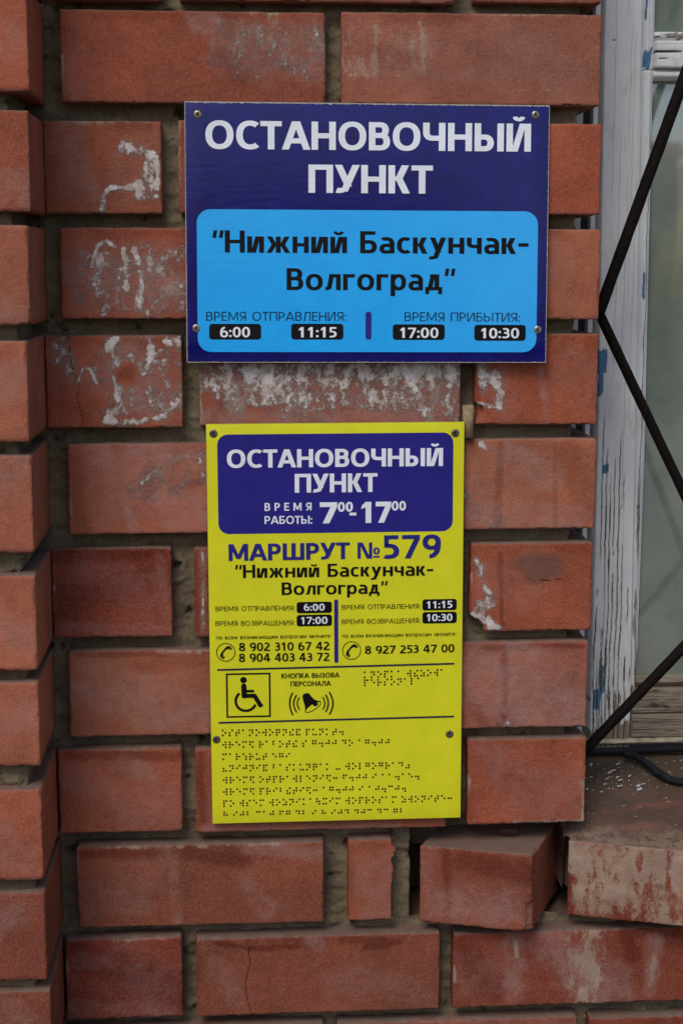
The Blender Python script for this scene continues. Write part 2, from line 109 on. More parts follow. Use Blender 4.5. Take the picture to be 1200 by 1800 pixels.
'9R': [('k', [(0.0029, -0.9314), (0.007, -0.9697), (0.0067, -1.0067)], 0.02351, 0.62), ('k', [(-0.0061, -0.9312), (0.0122, -0.938)], 0.01679, 0.5), ('b', [(-0.0723, -0.9418), (-0.0714, -0.9927)], 0.01679, 1), ('b', [(-0.0363, -0.9366), (0.0321, -0.996)], 0.03359, 1), ('k', [(-0.0694, -0.9387), (-0.0673, -0.9546)], 0.00336, 0.7), ('k', [(0.0823, -0.9401), (0.0748, -0.991)], 0.00392, 0.6), ('b', [(0.0792, -0.9401), (0.075, -0.9974)], 0.01008, 1), ('d', [(-0.1265, -0.9402), (-0.0896, -0.9921)], 0.01679, 0.7), ('d', [(0.0456, -0.9359), (0.0554, -0.9584)], 0.0112, 0.8), ('d', [(0.0457, -0.939), (0.049, -0.9487)], 0.00448, 0.5)],
'10c': [('b', [(-0.2397, -1.0253), (-0.0097, -1.0332)], 0.0112, 0.6)],
}


# ---------------------------------------------------------------- helpers
def tag(o, label=None, cat=None, group=None, kind=None):
    if label: o['label'] = label
    if cat: o['category'] = cat
    if group: o['group'] = group
    if kind: o['kind'] = kind
    return o

def empty(name, loc=(0, 0, 0), rot=(0, 0, 0)):
    o = bpy.data.objects.new(name, None)
    o.empty_display_size = 0.05
    COL.objects.link(o)
    o.location = loc
    o.rotation_euler = rot
    return o

def link(name, me, mat, parent=None, loc=(0, 0, 0), rot=(0, 0, 0)):
    o = bpy.data.objects.new(name, me)
    COL.objects.link(o)
    if mat is not None:
        for m in (mat if isinstance(mat, (list, tuple)) else [mat]):
            me.materials.append(m)
    o.location = loc
    o.rotation_euler = rot
    if parent: o.parent = parent
    return o

def mesh(name, V, F, smooth=False, uv=None):
    me = bpy.data.meshes.new(name)
    V = np.asarray(V, dtype=np.float32)
    if isinstance(F, np.ndarray) and F.ndim == 2:
        n, k = F.shape
        me.vertices.add(len(V)); me.vertices.foreach_set('co', V.ravel())
        me.loops.add(n * k); me.loops.foreach_set('vertex_index', F.ravel().astype(np.int32))
        me.polygons.add(n)
        me.polygons.foreach_set('loop_start', np.arange(0, n * k, k, dtype=np.int32))
        me.polygons.foreach_set('loop_total', np.full(n, k, dtype=np.int32))
        me.update(calc_edges=True)
    else:
        me.from_pydata([tuple(map(float, v)) for v in V], [], F)
        me.update()
    if smooth:
        me.polygons.foreach_set('use_smooth', np.ones(len(me.polygons), dtype=bool))
    return me

def attr(me, name, rgb):
    a = me.color_attributes.new(name, 'FLOAT_COLOR', 'POINT')
    c = np.ones((len(me.vertices), 4), dtype=np.float32)
    for i, ch in enumerate(rgb):
        c[:, i] = ch
    a.data.foreach_set('color', c.ravel())

# value noise on arrays of points
def _h(i, j, k, s):
    n = (i * 374761393 + j * 668265263 + k * 2147483647 + s * 974634777) & 0xffffffff
    n = ((n ^ (n >> 13)) * 1274126177) & 0xffffffff
    n = ((n ^ (n >> 16)) * 2246822519) & 0xffffffff
    return ((n ^ (n >> 15)) & 0xffffff) / float(0xffffff)

def vnoise(P, sc, seed=0):
    P = np.asarray(P, dtype=np.float64)
    Q = P * np.asarray(sc, dtype=np.float64) + 1000.0 + seed * 7.31
    I = np.floor(Q).astype(np.int64); f = Q - I
    f = f * f * (3 - 2 * f)
    out = 0
    for a in (0, 1):
        for b in (0, 1):
            for c in (0, 1):
                wgt = (f[:, 0] if a else 1 - f[:, 0]) * (f[:, 1] if b else 1 - f[:, 1]) * (f[:, 2] if c else 1 - f[:, 2])
                out = out + wgt * _h(I[:, 0] + a, I[:, 1] + b, I[:, 2] + c, seed)
    return out

def fbm(P, sc, seed=0, octv=4):
    o = 0; amp = 1; tot = 0; sc = np.asarray(sc, dtype=np.float64) * np.ones(3)
    for i in range(octv):
        o = o + amp * vnoise(P, sc * (2.03 ** i), seed + i * 17); tot += amp; amp *= 0.55
    return o / tot

def sstep(a, b, x):
    t = np.clip((x - a) / (b - a), 0, 1)
    return t * t * (3 - 2 * t)

def polydist(x, z, pts):
    d = np.full(x.shape, 1e9)
    if len(pts) == 1:
        return np.hypot(x - pts[0][0], z - pts[0][1])
    for (ax, az_), (bx, bz) in zip(pts[:-1], pts[1:]):
        vx, vz = bx - ax, bz - az_
        t = np.clip(((x - ax) * vx + (z - az_) * vz) / (vx * vx + vz * vz + 1e-12), 0, 1)
        d = np.minimum(d, np.hypot(x - ax - t * vx, z - az_ - t * vz))
    return d

def boxaxis(L, s, r):
    n = max(1, int(round((L - 2 * r) / s)))
    mid = np.linspace(-L / 2 + r, L / 2 - r, n + 1)
    return np.concatenate([[-L / 2, -L / 2 + r * .45], mid, [L / 2 - r * .45, L / 2]])

def gridbox(L, s, r, faces='xXyYzZ'):
    """closed rounded box as six grids; returns V, F (quads), base-normal"""
    ax = [boxaxis(L[i], s[i], r) for i in range(3)]
    n = [len(a) for a in ax]
    idx = {}
    ids = -np.ones(n, dtype=np.int64)
    I, J, K = np.meshgrid(*[np.arange(k) for k in n], indexing='ij')
    surf = (I == 0) | (I == n[0] - 1) | (J == 0) | (J == n[1] - 1) | (K == 0) | (K == n[2] - 1)
    ids[surf] = np.arange(surf.sum())
    V = np.stack([ax[0][I[surf]], ax[1][J[surf]], ax[2][K[surf]]], 1)
    F = []
    def quads(A, flip):
        q = np.stack([A[:-1, :-1], A[1:, :-1], A[1:, 1:], A[:-1, 1:]], -1).reshape(-1, 4)
        F.append(q[:, ::-1] if flip else q)
    quads(ids[0], True); quads(ids[-1], False)
    quads(ids[:, 0], False); quads(ids[:, -1], True)
    quads(ids[:, :, 0], True); quads(ids[:, :, -1], False)
    F = np.concatenate(F)
    h = np.array(L) / 2 - r
    C = np.clip(V, -h, h)
    N = V - C
    ln = np.linalg.norm(N, axis=1, keepdims=True)
    N = N / np.maximum(ln, 1e-9)
    V = C + N * r
    return V, F, N

# ---------------------------------------------------------------- materials
def newmat(name):
    m = bpy.data.materials.new(name); m.use_nodes = True
    t = m.node_tree
    return m, t, t.nodes['Principled BSDF']

class NB:
    def __init__(s, t): s.t = t
    def n(s, typ, **kw):
        x = s.t.nodes.new(typ)
        for k, v in kw.items(): setattr(x, k, v)
        return x
    def l(s, a, b): s.t.links.new(a, b)
    def noise(s, vec, scale, detail=4, rough=.6, dim='3D'):
        x = s.n('ShaderNodeTexNoise'); x.inputs['Scale'].default_value = scale
        x.inputs['Detail'].default_value = detail; x.inputs['Roughness'].default_value = rough
        if vec is not None: s.l(vec, x.inputs['Vector'])
        return x.outputs['Fac']
    def mapping(s, vec, scale=(1, 1, 1)):
        x = s.n('ShaderNodeMapping'); x.inputs['Scale'].default_value = scale; s.l(vec, x.inputs['Vector']); return x.outputs[0]
    def ramp(s, v, a, b, lo=0., hi=1.):
        x = s.n('ShaderNodeMapRange'); x.interpolation_type = 'SMOOTHSTEP'
        s.l(v, x.inputs[0])
        for i, q in enumerate((a, b, lo, hi)): x.inputs[i + 1].default_value = q
        return x.outputs[0]
    def math(s, op, a, b=None, c=None):
        x = s.n('ShaderNodeMath', operation=op)
        for i, q in enumerate((a, b, c)):
            if q is None: continue
            if isinstance(q, (int, float)): x.inputs[i].default_value = q
            else: s.l(q, x.inputs[i])
        return x.outputs[0]
    def mix(s, f, a, b, mode='MIX'):
        x = s.n('ShaderNodeMix', data_type='RGBA', blend_type=mode)
        for k, q in ((0, f), (6, a), (7, b)):
            if isinstance(q, (int, float)): x.inputs[k].default_value = q
            elif isinstance(q, tuple): x.inputs[k].default_value = (*q, 1)
            else: s.l(q, x.inputs[k])
        return x.outputs[2]
    def bump(s, hgt, strength, dist, normal=None):
        x = s.n('ShaderNodeBump'); x.inputs['Strength'].default_value = strength; x.inputs['Distance'].default_value = dist
        s.l(hgt, x.inputs['Height'])
        if normal is not None: s.l(normal, x.inputs['Normal'])
        return x.outputs[0]

def coords(b, rnd=True):
    tc = b.n('ShaderNodeTexCoord')
    if not rnd: return tc.outputs['Object']
    oi = b.n('ShaderNodeObjectInfo')
    mul = b.math('MULTIPLY', oi.outputs['Random'], 37.0)
    cx = b.n('ShaderNodeCombineXYZ')
    for i in range(3): b.l(mul, cx.inputs[i])
    va = b.n('ShaderNodeVectorMath', operation='ADD')
    b.l(tc.outputs['Object'], va.inputs[0]); b.l(cx.outputs[0], va.inputs[1])
    return va.outputs[0]

def brick_material():
    m, t, p = newmat('fired_clay_brick'); b = NB(t)
    v = coords(b)
    oi = b.n('ShaderNodeObjectInfo')
    base = oi.outputs['Color']
    big = b.noise(v, 9, 5, .6)
    med = b.noise(v, 38, 5, .65)
    fine = b.noise(v, 420, 3, .7)
    grit = b.noise(v, 1500, 2, .7)
    streak = b.noise(b.mapping(v, (1, 1, .12)), 60, 4, .6)
    horiz = b.noise(b.mapping(v, (.12, 1, 1)), 260, 3, .6)
    c = b.mix(b.ramp(big, .35, .7), b.mix(1.0, base, (.95, .9, .88), 'MULTIPLY'), b.mix(1.0, base, (1.38, 1.3, 1.25), 'MULTIPLY'))
    c = b.mix(b.ramp(med, .42, .72, 0, .55), c, b.mix(1.0, c, (.72, .62, .6), 'MULTIPLY'))
    c = b.mix(b.ramp(streak, .5, .75, 0, .35), c, b.mix(1.0, c, (.8, .7, .66), 'MULTIPLY'))
    c = b.mix(b.ramp(horiz, .55, .8, 0, .25), c, b.mix(1.0, c, (1.15, 1.2, 1.25), 'MULTIPLY'))
    # sandy grain: pale grey-pink and dark specks
    c = b.mix(b.ramp(fine, .48, .66, 0, .42), c, b.mix(.5, c, (.40, .24, .19)))
    c = b.mix(b.ramp(fine, .46, .3, 0, .45), c, b.mix(1.0, c, (.55, .45, .42), 'MULTIPLY'))
    c = b.mix(b.ramp(grit, .55, .68, 0, .6), c, (.40, .21, .155))
    c = b.mix(b.ramp(grit, .42, .3, 0, .6), c, b.mix(1.0, c, (.38, .33, .3), 'MULTIPLY'))
    spark = b.noise(v, 900, 0, .5)
    c = b.mix(b.ramp(spark, .83, .86, 0, .6), c, (.55, .45, .4))
    A = b.n('ShaderNodeAttribute', attribute_name='marks'); sa = b.n('ShaderNodeSeparateColor'); b.l(A.outputs['Color'], sa.inputs[0])
    B2 = b.n('ShaderNodeAttribute', attribute_name='marks2'); sb = b.n('ShaderNodeSeparateColor'); b.l(B2.outputs['Color'], sb.inputs[0])
    res, bloom, dark = sa.outputs
    cream, crack, soot_shade = sb.outputs
    # dark red weathered crust
    c = b.mix(b.math('MULTIPLY', dark, .8), c, b.mix(1.0, c, (.55, .4, .36), 'MULTIPLY'))
    # bloom: thin salt film, broken by the grain
    bl = b.math('MULTIPLY', b.math('MULTIPLY', bloom, b.ramp(b.noise(v, 48, 5, .75), .36, .6, .25, 1)), b.ramp(b.noise(v, 700, 4, .75), .32, .62, .15, 1))
    c = b.mix(b.math('MULTIPLY', bl, .62), c, (.38, .25, .235))
    # cream lime crust
    cr = b.ramp(b.math('ADD', cream, b.math('MULTIPLY', b.math('SUBTRACT', b.math('ADD', b.math('MULTIPLY', b.noise(v, 620, 5, .85), .75), b.math('MULTIPLY', b.noise(b.mapping(v, (1, 1, .35)), 80, 5, .75), .6)), .68), 2.2)), .26, .66)
    cr = b.math('MULTIPLY', cr, b.ramp(cream, .02, .15))
    c = b.mix(b.math('MULTIPLY', cr, .9), c, b.mix(b.ramp(med, .3, .7), (.42, .32, .25), (.30, .205, .155)))
    # glue / paper residue
    film = b.math('MULTIPLY', res, b.ramp(b.noise(v, 760, 5, .85), .35, .62))
    c = b.mix(b.math('MULTIPLY', film, .8), c, (.44, .32, .30))
    rb = b.ramp(b.math('ADD', res, b.math('MULTIPLY', b.math('SUBTRACT', b.math('ADD', b.math('MULTIPLY', b.noise(v, 850, 5, .85), .62), b.math('MULTIPLY', b.noise(v, 170, 5, .8), .62)), .62), 3.0)), .27, .56)
    rb = b.math('MULTIPLY', rb, b.ramp(res, .03, .18))
    c = b.mix(rb, c, b.mix(b.ramp(b.noise(v, 90, 4, .7), .35, .65), (.70, .655, .66), (.47, .38, .33)))
    c = b.mix(b.math('MULTIPLY', soot_shade, .75), c, (.085, .065, .055))  # soot patches, dark bottom edges and the painted shade in the hole
    c = b.mix(crack, c, (.05, .025, .02))
    # dust that has settled on faces that look up
    g = b.n('ShaderNodeNewGeometry'); sx = b.n('ShaderNodeSeparateXYZ'); b.l(g.outputs['Normal'], sx.inputs[0])
    dust = b.math('MULTIPLY', b.ramp(sx.outputs[2], .45, .9), b.ramp(b.noise(v, 45, 4, .6), .25, .6, .6, .95))
    c = b.mix(dust, c, (.19, .14, .115))
    b.l(c, p.inputs['Base Color'])
    p.inputs['Roughness'].default_value = .88
    p.inputs['Specular IOR Level'].default_value = .12
    h = b.math('ADD', b.math('MULTIPLY', fine, .5), b.math('MULTIPLY', grit, .45))
    h = b.math('ADD', h, b.math('MULTIPLY', b.noise(v, 150, 4, .7), .6))
    h = b.math('ADD', h, b.math('MULTIPLY', rb, .5))
    b.l(b.bump(h, 1.0, .0016), p.inputs['Normal'])
    return m

def mortar_material():
    m, t, p = newmat('cement_mortar'); b = NB(t)
    v = coords(b, False)
    n1 = b.noise(v, 22, 5, .65); n2 = b.noise(v, 260, 4, .7); n3 = b.noise(v, 900, 2, .6)
    c = b.mix(b.ramp(n1, .35, .7), (.14, .11, .07), (.235, .19, .13))
    c = b.mix(b.ramp(n2, .45, .7, 0, .6), c, (.21, .175, .12))
    c = b.mix(b.ramp(n2, .42, .3, 0, .7), c, (.04, .03, .02))
    c = b.mix(b.ramp(n3, .6, .75, 0, .5), c, (.27, .235, .18))
    A = b.n('ShaderNodeAttribute', attribute_name='marks'); sa = b.n('ShaderNodeSeparateColor'); b.l(A.outputs['Color'], sa.inputs[0])
    c = b.mix(sa.outputs[0], c, (.055, .042, .03))
    b.l(c, p.inputs['Base Color']); p.inputs['Roughness'].default_value = .95
    p.inputs['Specular IOR Level'].default_value = .15
    h = b.math('ADD', n2, b.math('MULTIPLY', n3, .5))
    b.l(b.bump(h, .9, .0022), p.inputs['Normal'])
    return m

def sill_material():
    m, t, p = newmat('dirty_sill_bed'); b = NB(t)
    v = coords(b, False)
    n1 = b.noise(v, 14, 5, .65); n2 = b.noise(b.mapping(v, (.35, 1, 1)), 60, 5, .7); n3 = b.noise(v, 800, 3, .6)
    A = b.n('ShaderNodeAttribute', attribute_name='marks'); sa = b.n('ShaderNodeSeparateColor'); b.l(A.outputs['Color'], sa.inputs[0])
    c = b.mix(b.ramp(n1, .4, .62), (.105, .072, .055), (.09, .05, .035))
    c = b.mix(b.ramp(n2, .5, .68, 0, .8), c, (.2, .08, .055))
    c = b.mix(sa.outputs[0], c, (.075, .05, .03))
    c = b.mix(b.math('MULTIPLY', sa.outputs[1], b.ramp(b.noise(v, 130, 4, .7), .35, .55)), c, (.29, .21, .15))
    c = b.mix(b.ramp(n3, .58, .72, 0, .5), c, (.2, .15, .12))
    c = b.mix(b.ramp(n3, .42, .3, 0, .6), c, (.04, .028, .02))
    b.l(c, p.inputs['Base Color']); p.inputs['Roughness'].default_value = .93
    h = b.math('ADD', n3, b.noise(v, 200, 4, .7))
    b.l(b.bump(h, .8, .0018), p.inputs['Normal'])
    return m

def paintwood_material():
    """marks R: bare wood, G: blue undercoat, B: crack line"""
    m, t, p = newmat('flaking_white_painted_wood'); b = NB(t)
    v = coords(b, False)
    A = b.n('ShaderNodeAttribute', attribute_name='marks'); sa = b.n('ShaderNodeSeparateColor'); b.l(A.outputs['Color'], sa.inputs[0])
    n1 = b.noise(v, 12, 4, .6); n2 = b.noise(b.mapping(v, (1, 1, .06)), 500, 4, .7); n3 = b.noise(v, 300, 4, .7)
    paint = b.mix(b.ramp(n1, .3, .7), (.64, .665, .69), (.72, .74, .76))
    paint = b.mix(b.ramp(n2, .6, .78, 0, .22), paint, (.42, .42, .42))
    paint = b.mix(b.ramp(n3, .62, .8, 0, .3), paint, (.45, .41, .35))
    paint = b.mix(b.ramp(b.noise(b.mapping(v, (1, 1, .3)), 55, 5, .75), .52, .72, 0, .55), paint, (.42, .40, .36))
    wood = b.mix(b.ramp(n2, .35, .65), (.13, .1, .075), (.26, .22, .175))
    wood = b.mix(b.ramp(n2, .4, .28), wood, (.04, .03, .022))
    blue = b.mix(b.ramp(n3, .3, .7), (.05, .15, .29), (.075, .2, .35))
    c = b.mix(sa.outputs[1], paint, blue)
    c = b.mix(sa.outputs[0], c, wood)
    c = b.mix(b.math('MULTIPLY', sa.outputs[2], .9), c, (.035, .028, .022))
    b.l(c, p.inputs['Base Color']); p.inputs['Roughness'].default_value = .55
    h = b.math('ADD', n2, b.math('MULTIPLY', n3, .4))
    b.l(b.bump(h, .45, .0007), p.inputs['Normal'])
    return m

def barewood_material():
    m, t, p = newmat('weathered_bare_wood'); b = NB(t)
    v = coords(b, False)
    n2 = b.noise(b.mapping(v, (.05, 1, 1)), 420, 5, .7); n3 = b.noise(b.mapping(v, (.15, 1, 1)), 110, 4, .7)
    c = b.mix(b.ramp(n2, .3, .7), (.12, .092, .066), (.3, .255, .2))
    c = b.mix(b.ramp(n3, .42, .3), c, (.035, .026, .018))
    b.l(c, p.inputs['Base Color']); p.inputs['Roughness'].default_value = .85
    b.l(b.bump(b.math('ADD', n2, n3), .9, .0018), p.inputs['Normal'])
    return m

def plain(name, col, rough=.5, metal=0., var=.12, scale=80, bump=0., spec=.5, coat=0., dirt=None):
    m, t, p = newmat(name); b = NB(t)
    v = coords(b, False)
    n = b.noise(v, scale, 4, .65)
    lo = tuple(x * (1 - var) for x in col); hi = tuple(min(1, x * (1 + var)) for x in col)
    c = b.mix(b.ramp(n, .3, .7), lo, hi)
    if dirt:
        c = b.mix(b.ramp(b.noise(v, scale * 3.3, 4, .75), .56, .75, 0, dirt[1]), c, dirt[0])
    b.l(c, p.inputs['Base Color'])
    p.inputs['Roughness'].default_value = rough; p.inputs['Metallic'].default_value = metal
    p.inputs['Specular IOR Level'].default_value = spec
    if coat:
        p.inputs['Coat Weight'].default_value = coat; p.inputs['Coat Roughness'].default_value = .12
    if bump:
        b.l(b.bump(n, .6, bump), p.inputs['Normal'])
    return m

def vinyl(name, col, rough=.28, var=.05, ripple=.00025, spec=.5, speck=None):
    """printed laminate: slightly rippled, fine dust specks"""
    m, t, p = newmat(name); b = NB(t)
    v = coords(b, False)
    n = b.noise(v, 30, 3, .6)
    lo = tuple(x * (1 - var) for x in col); hi = tuple(min(1, x * (1 + var)) for x in col)
    c = b.mix(b.ramp(n, .3, .7), lo, hi)
    if speck:
        c = b.mix(b.ramp(b.noise(v, 1300, 1, .5), .72, .78, 0, .5), c, speck)
        c = b.mix(b.ramp(b.noise(v, 60, 5, .75), .66, .8, 0, .4), c, speck)
    b.l(c, p.inputs['Base Color']); p.inputs['Roughness'].default_value = rough
    p.inputs['Specular IOR Level'].default_value = spec
    rp = b.noise(b.mapping(v, (.25, 1, 1)), 220, 2, .5)
    b.l(b.bump(rp, .5, ripple), p.inputs['Normal'])
    return m

MB_ = brick_material(); MM = mortar_material(); MS = sill_material(); MP = paintwood_material(); MW = barewood_material()

# ---------------------------------------------------------------- bricks
# photo-space strokes are stored relative to each brick in metres (see MARKS): (kind, points, radius, density)
def brick_mesh(L, D, H, seed, strokes=(), step=.0028, chips=(), hole=None, ragged=None):
    V, F, N = gridbox((L, D, H), (step, max(step, .009) if not hole else step, step), .0015)
    P = V + seed * 3.17
    rough = fbm(P, 55, seed, 3) - .5
    edge = (np.abs(N) > .25).sum(1) >= 2
    chip = (.5 * sstep(.52, .72, fbm(P, 160, seed + 5, 3)) + .9 * sstep(.66, .76, fbm(P, 75, seed + 6, 3))) * edge
    fine = vnoise(P, 420, seed + 9) - .5
    V = V + N * (rough * .0014 + fine * .00025)[:, None] - N * (chip * .0022)[:, None]
    front = (V[:, 1] < -D / 2 + .006)
    x, z = V[:, 0], V[:, 2]
    for (cx, cz, r, depth) in chips:            # knocked-off corners
        d = np.hypot(x - cx, z - cz) + (fbm(P, 180, seed + 3, 3) - .5) * r * .7
        k = sstep(r, r * .55, d) * (V[:, 1] < 0)
        V[:, 1] += k * depth * 1.0
        V[:, 0] -= k * np.sign(cx) * depth * .5; V[:, 2] -= k * np.sign(cz) * depth * .5
    if ragged:                                   # broken end on the right
        k = sstep(L / 2 - .012, L / 2, x)
        V[:, 0] -= k * (fbm(V * [0, .4, 1] + seed, 95, seed, 4)) * ragged
    ch = {c: np.zeros(len(V)) for c in 'rbdcks'}
    ns = fbm(P, 240, seed + 21, 4); nl = fbm(P, 75, seed + 31, 4)
    nv = fbm(P * [1, 1, .4], 170, seed + 41, 4)
    for kind, pts, rad, dens in strokes:
        d = polydist(x, z, pts) / rad
        if kind == 'c':
            dd = polydist(x + (nl - .5) * .003, z, pts)
            m_ = sstep(rad, rad * .35, dd)
            V[:, 1] += m_ * front * .0012
        elif kind in 'rk':
            m_ = sstep(1.45, .3, d + (nl - .5) * 1.3 + (ns - .5) * .8) * dens * (.55 + .9 * np.clip((nv - .35) * 2.2, 0, 1))
            m_ = np.clip(m_, 0, 1)
            V[:, 1] -= sstep(.45, .7, m_) * front * .00035 * (.4 + ns)
        else:
            m_ = sstep(1.15, .35, d + (nl - .5) * 1.1) * dens
        if kind == 'x':
            for kk_ in 'rbk': ch[kk_] *= 1 - sstep(1.1, .8, d + (nl - .5) * .8)
            continue
        ch[kind] = np.maximum(ch[kind], m_ * (front if kind != 'd' else 1))
    me = mesh('brick', V, F)
    attr(me, 'marks', (ch['r'], ch['b'], ch['d']))
    attr(me, 'marks2', (ch['k'], ch['c'], ch['s']))
    me.polygons.foreach_set('use_smooth', np.ones(len(me.polygons), dtype=bool))
    return me

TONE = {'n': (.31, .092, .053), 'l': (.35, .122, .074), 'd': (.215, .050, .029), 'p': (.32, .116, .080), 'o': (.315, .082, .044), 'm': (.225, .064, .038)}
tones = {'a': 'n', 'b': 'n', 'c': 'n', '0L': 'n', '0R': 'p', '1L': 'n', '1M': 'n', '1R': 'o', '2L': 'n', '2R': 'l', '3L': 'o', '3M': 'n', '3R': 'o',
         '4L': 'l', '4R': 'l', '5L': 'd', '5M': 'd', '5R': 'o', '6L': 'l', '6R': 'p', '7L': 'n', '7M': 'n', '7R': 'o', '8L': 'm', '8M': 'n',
         '9L': 'd', '9M': 'm', '9R': 'd', '10a': 'm', '10b': 'm', '10c': 'd', '10d': 'd'}  # tones picked darker for the lower courses so the wall dims downwards
rnd = random.Random(4)
wall = empty('brick_wall', (-.27, 0, -.5))
tag(wall, 'red brick wall with deep mortar joints that carries the two plastic signs', 'brick wall')
bpos = {}
for n, x0, x1, z0, z1 in WALL:
    L, H = x1 - x0 + .0008, z1 - z0 + .0008
    c = ((x0 + x1) / 2, (z0 + z1) / 2)
    S = [(k, [(a - c[0], b_ - c[1]) for a, b_ in pts], r_, d_) for k, pts, r_, d_ in MARKS.get(n, ())]
    chips = []
    if n == '5R': chips = [(-L / 2, -H / 2, .016, .014)]
    if n == '3R': chips = [(-L / 2, -H / 2 + .012, .010, .005)]
    # every brick carries faint bloom and a darker band somewhere, placed at random
    q = rnd.random
    S.append(('b', [(L * (q() - .5), H * (q() - .5) * .6), (L * (q() - .5), H * (q() - .5) * .3)], .03, .4))
    S.append(('d', [(L * (q() - .5), H * .47), (L * (q() - .5) * .9, H * .47)], .010, .45))
    S.append(('d', [(-L / 2, -H * .4), (-L / 2, H * .4)], .007, .35))
    S.append(('s', [(-L / 2, -H * .5), (L / 2, -H * .5)], .003, .5))  # thin dark line along the whole bottom edge
    if q() < .7: S.append(('k', [(L * (q() - .6), H * .5), (L * (q() - .2) * .5, H * .5)], .0045, .5))
    if q() < .6: S.append(('k', [(-L / 2, H * (q() - .5)), (-L / 2, H * (q() - .5) * .5)], .004, .5))
    seed = rnd.randint(1, 900)
    me = brick_mesh(L, .12, H, seed, S, .0011 if n in FINE else .0022, chips, ragged=.02 if n == '8M' else None)
    o = link('brick', me, MB_, wall)
    dy = rnd.uniform(-.001, .0015) - (.0 if n not in ('4L', '6L') else .001)
    o.location = Vector((c[0], .06 + dy, c[1])) - wall.location
    o.rotation_euler = (rnd.uniform(-.006, .006), rnd.uniform(-.002, .002), rnd.uniform(-.004, .004))
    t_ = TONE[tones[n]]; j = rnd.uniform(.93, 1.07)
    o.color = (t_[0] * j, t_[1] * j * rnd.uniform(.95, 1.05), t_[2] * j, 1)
# bricks of the wall beyond the frame, above and below
def extra(x0, x1, z0, z1, parent, y0=0., D=.12):
    me = brick_mesh(x1 - x0, D, z1 - z0, rnd.randint(1, 900), (), .005)
    o = link('brick', me, MB_, parent)
    o.location = Vector(((x0 + x1) / 2, y0 + D / 2, (z0 + z1) / 2)) - parent.location
    t_ = TONE[rnd.choice('nlno')]; o.color = (*t_, 1)
    return o
for k, z in enumerate((.115, .218)):
    for xx in ((-.525, -.278), (-.262, -.005)) if k == 0 else ((-.535, -.42), (-.405, -.15), (-.135, -.004)):
        extra(xx[0], xx[1], z, z + .088, wall)

# mortar: one rough sheet with real relief behind the brick faces, returned to the depth of the wall at the window side
def mortar_sheet(x0, x1, z0, z1, y0, seed, step=.0022, ret=.1, amp=.007, ragged=0.):
    nx = int((x1 - x0) / step); nz = int((z1 - z0) / step)
    X, Z = np.meshgrid(np.linspace(x0, x1, nx), np.linspace(z0, z1, nz), indexing='ij')
    P = np.stack([X.ravel(), np.zeros(X.size), Z.ravel()], 1)
    a = fbm(P * [.6, 1, 1.6], 60, seed, 4); c_ = fbm(P, 22, seed + 3, 3); f = vnoise(P, 380, seed + 8)
    Y = y0 + (a - .5) * amp * 1.3 + (c_ - .5) * amp * 1.0 + (f - .5) * .0014
    pit = sstep(.68, .8, fbm(P, 85, seed + 50, 3))
    Y += (fbm(P * [1, 1, .12], 130, seed + 60, 3) - .5) * .0035
    Y -= sstep(.62, .8, fbm(P, 48, seed + 70, 3)) * .004
    Y += pit * .006
    V = np.stack([P[:, 0], Y, P[:, 2]], 1)
    V[:, 0] += (vnoise(P, 200, seed + 4) - .5) * .0012
    if ragged:
        e = np.arange(nx).repeat(nz) >= nx - 3
        V[e, 0] += (fbm(P[e], 70, seed + 77, 3) - .5) * ragged
    ids = np.arange(nx * nz).reshape(nx, nz)
    F = np.stack([ids[:-1, :-1], ids[1:, :-1], ids[1:, 1:], ids[:-1, 1:]], -1).reshape(-1, 4)
    last = V[ids[-1]].copy(); last[:, 1] = y0 + ret; last[:, 0] += (vnoise(last, 90, seed) - .5) * .006
    b0 = len(V); V = np.concatenate([V, last])
    F2 = np.stack([ids[-1, :-1], b0 + np.arange(nz - 1), b0 + np.arange(1, nz), ids[-1, 1:]], -1)
    me = mesh('mortar', V, np.concatenate([F, F2]), True)
    attr(me, 'marks', (np.concatenate([np.clip(pit * .8, 0, 1), np.zeros(len(last))]), 0, 0))
    return me
o = link('mortar', mortar_sheet(-.56, -.020, -.803, .33, .0175, 3, ragged=.01), MM, wall)
o.location = -wall.location
o = link('mortar', mortar_sheet(-.56, -.179, -1.20, -.80, .0225, 5), MM, wall)
o.location = -wall.location
o = link('mortar', mortar_sheet(-.185, -.02, -.85, -.80, .056, 7, ret=.06), MM, wall)
o.location = -wall.location
o = link('mortar', mortar_sheet(-.183, .6, -1.20, -.916, .0215, 6), MM, wall)
o.location = -wall.location
def simple_box(name, x0, x1, y0, y1, z0, z1, mat, parent=None, bev=0.002):
    V, F, N = gridbox((x1 - x0, y1 - y0, z1 - z0), (max(.05, (x1 - x0) / 4), max(.05, (y1 - y0) / 2), max(.05, (z1 - z0) / 6)), bev)
    me = mesh(name, V, F)
    o = link(name, me, mat, parent)
    c = Vector(((x0 + x1) / 2, (y0 + y1) / 2, (z0 + z1) / 2))
    o.location = c - (parent.location if parent else Vector((0, 0, 0)))
    return o
simple_box('backing', -.9, -.024, .125, .36, -1.75, .33, MM, wall)
simple_box('backing', -.024, .7, .165, .36, -1.75, -.80, MM, wall)
simple_box('footing', -.9, .7, .03, .12, -1.75, -1.12, MM, wall)

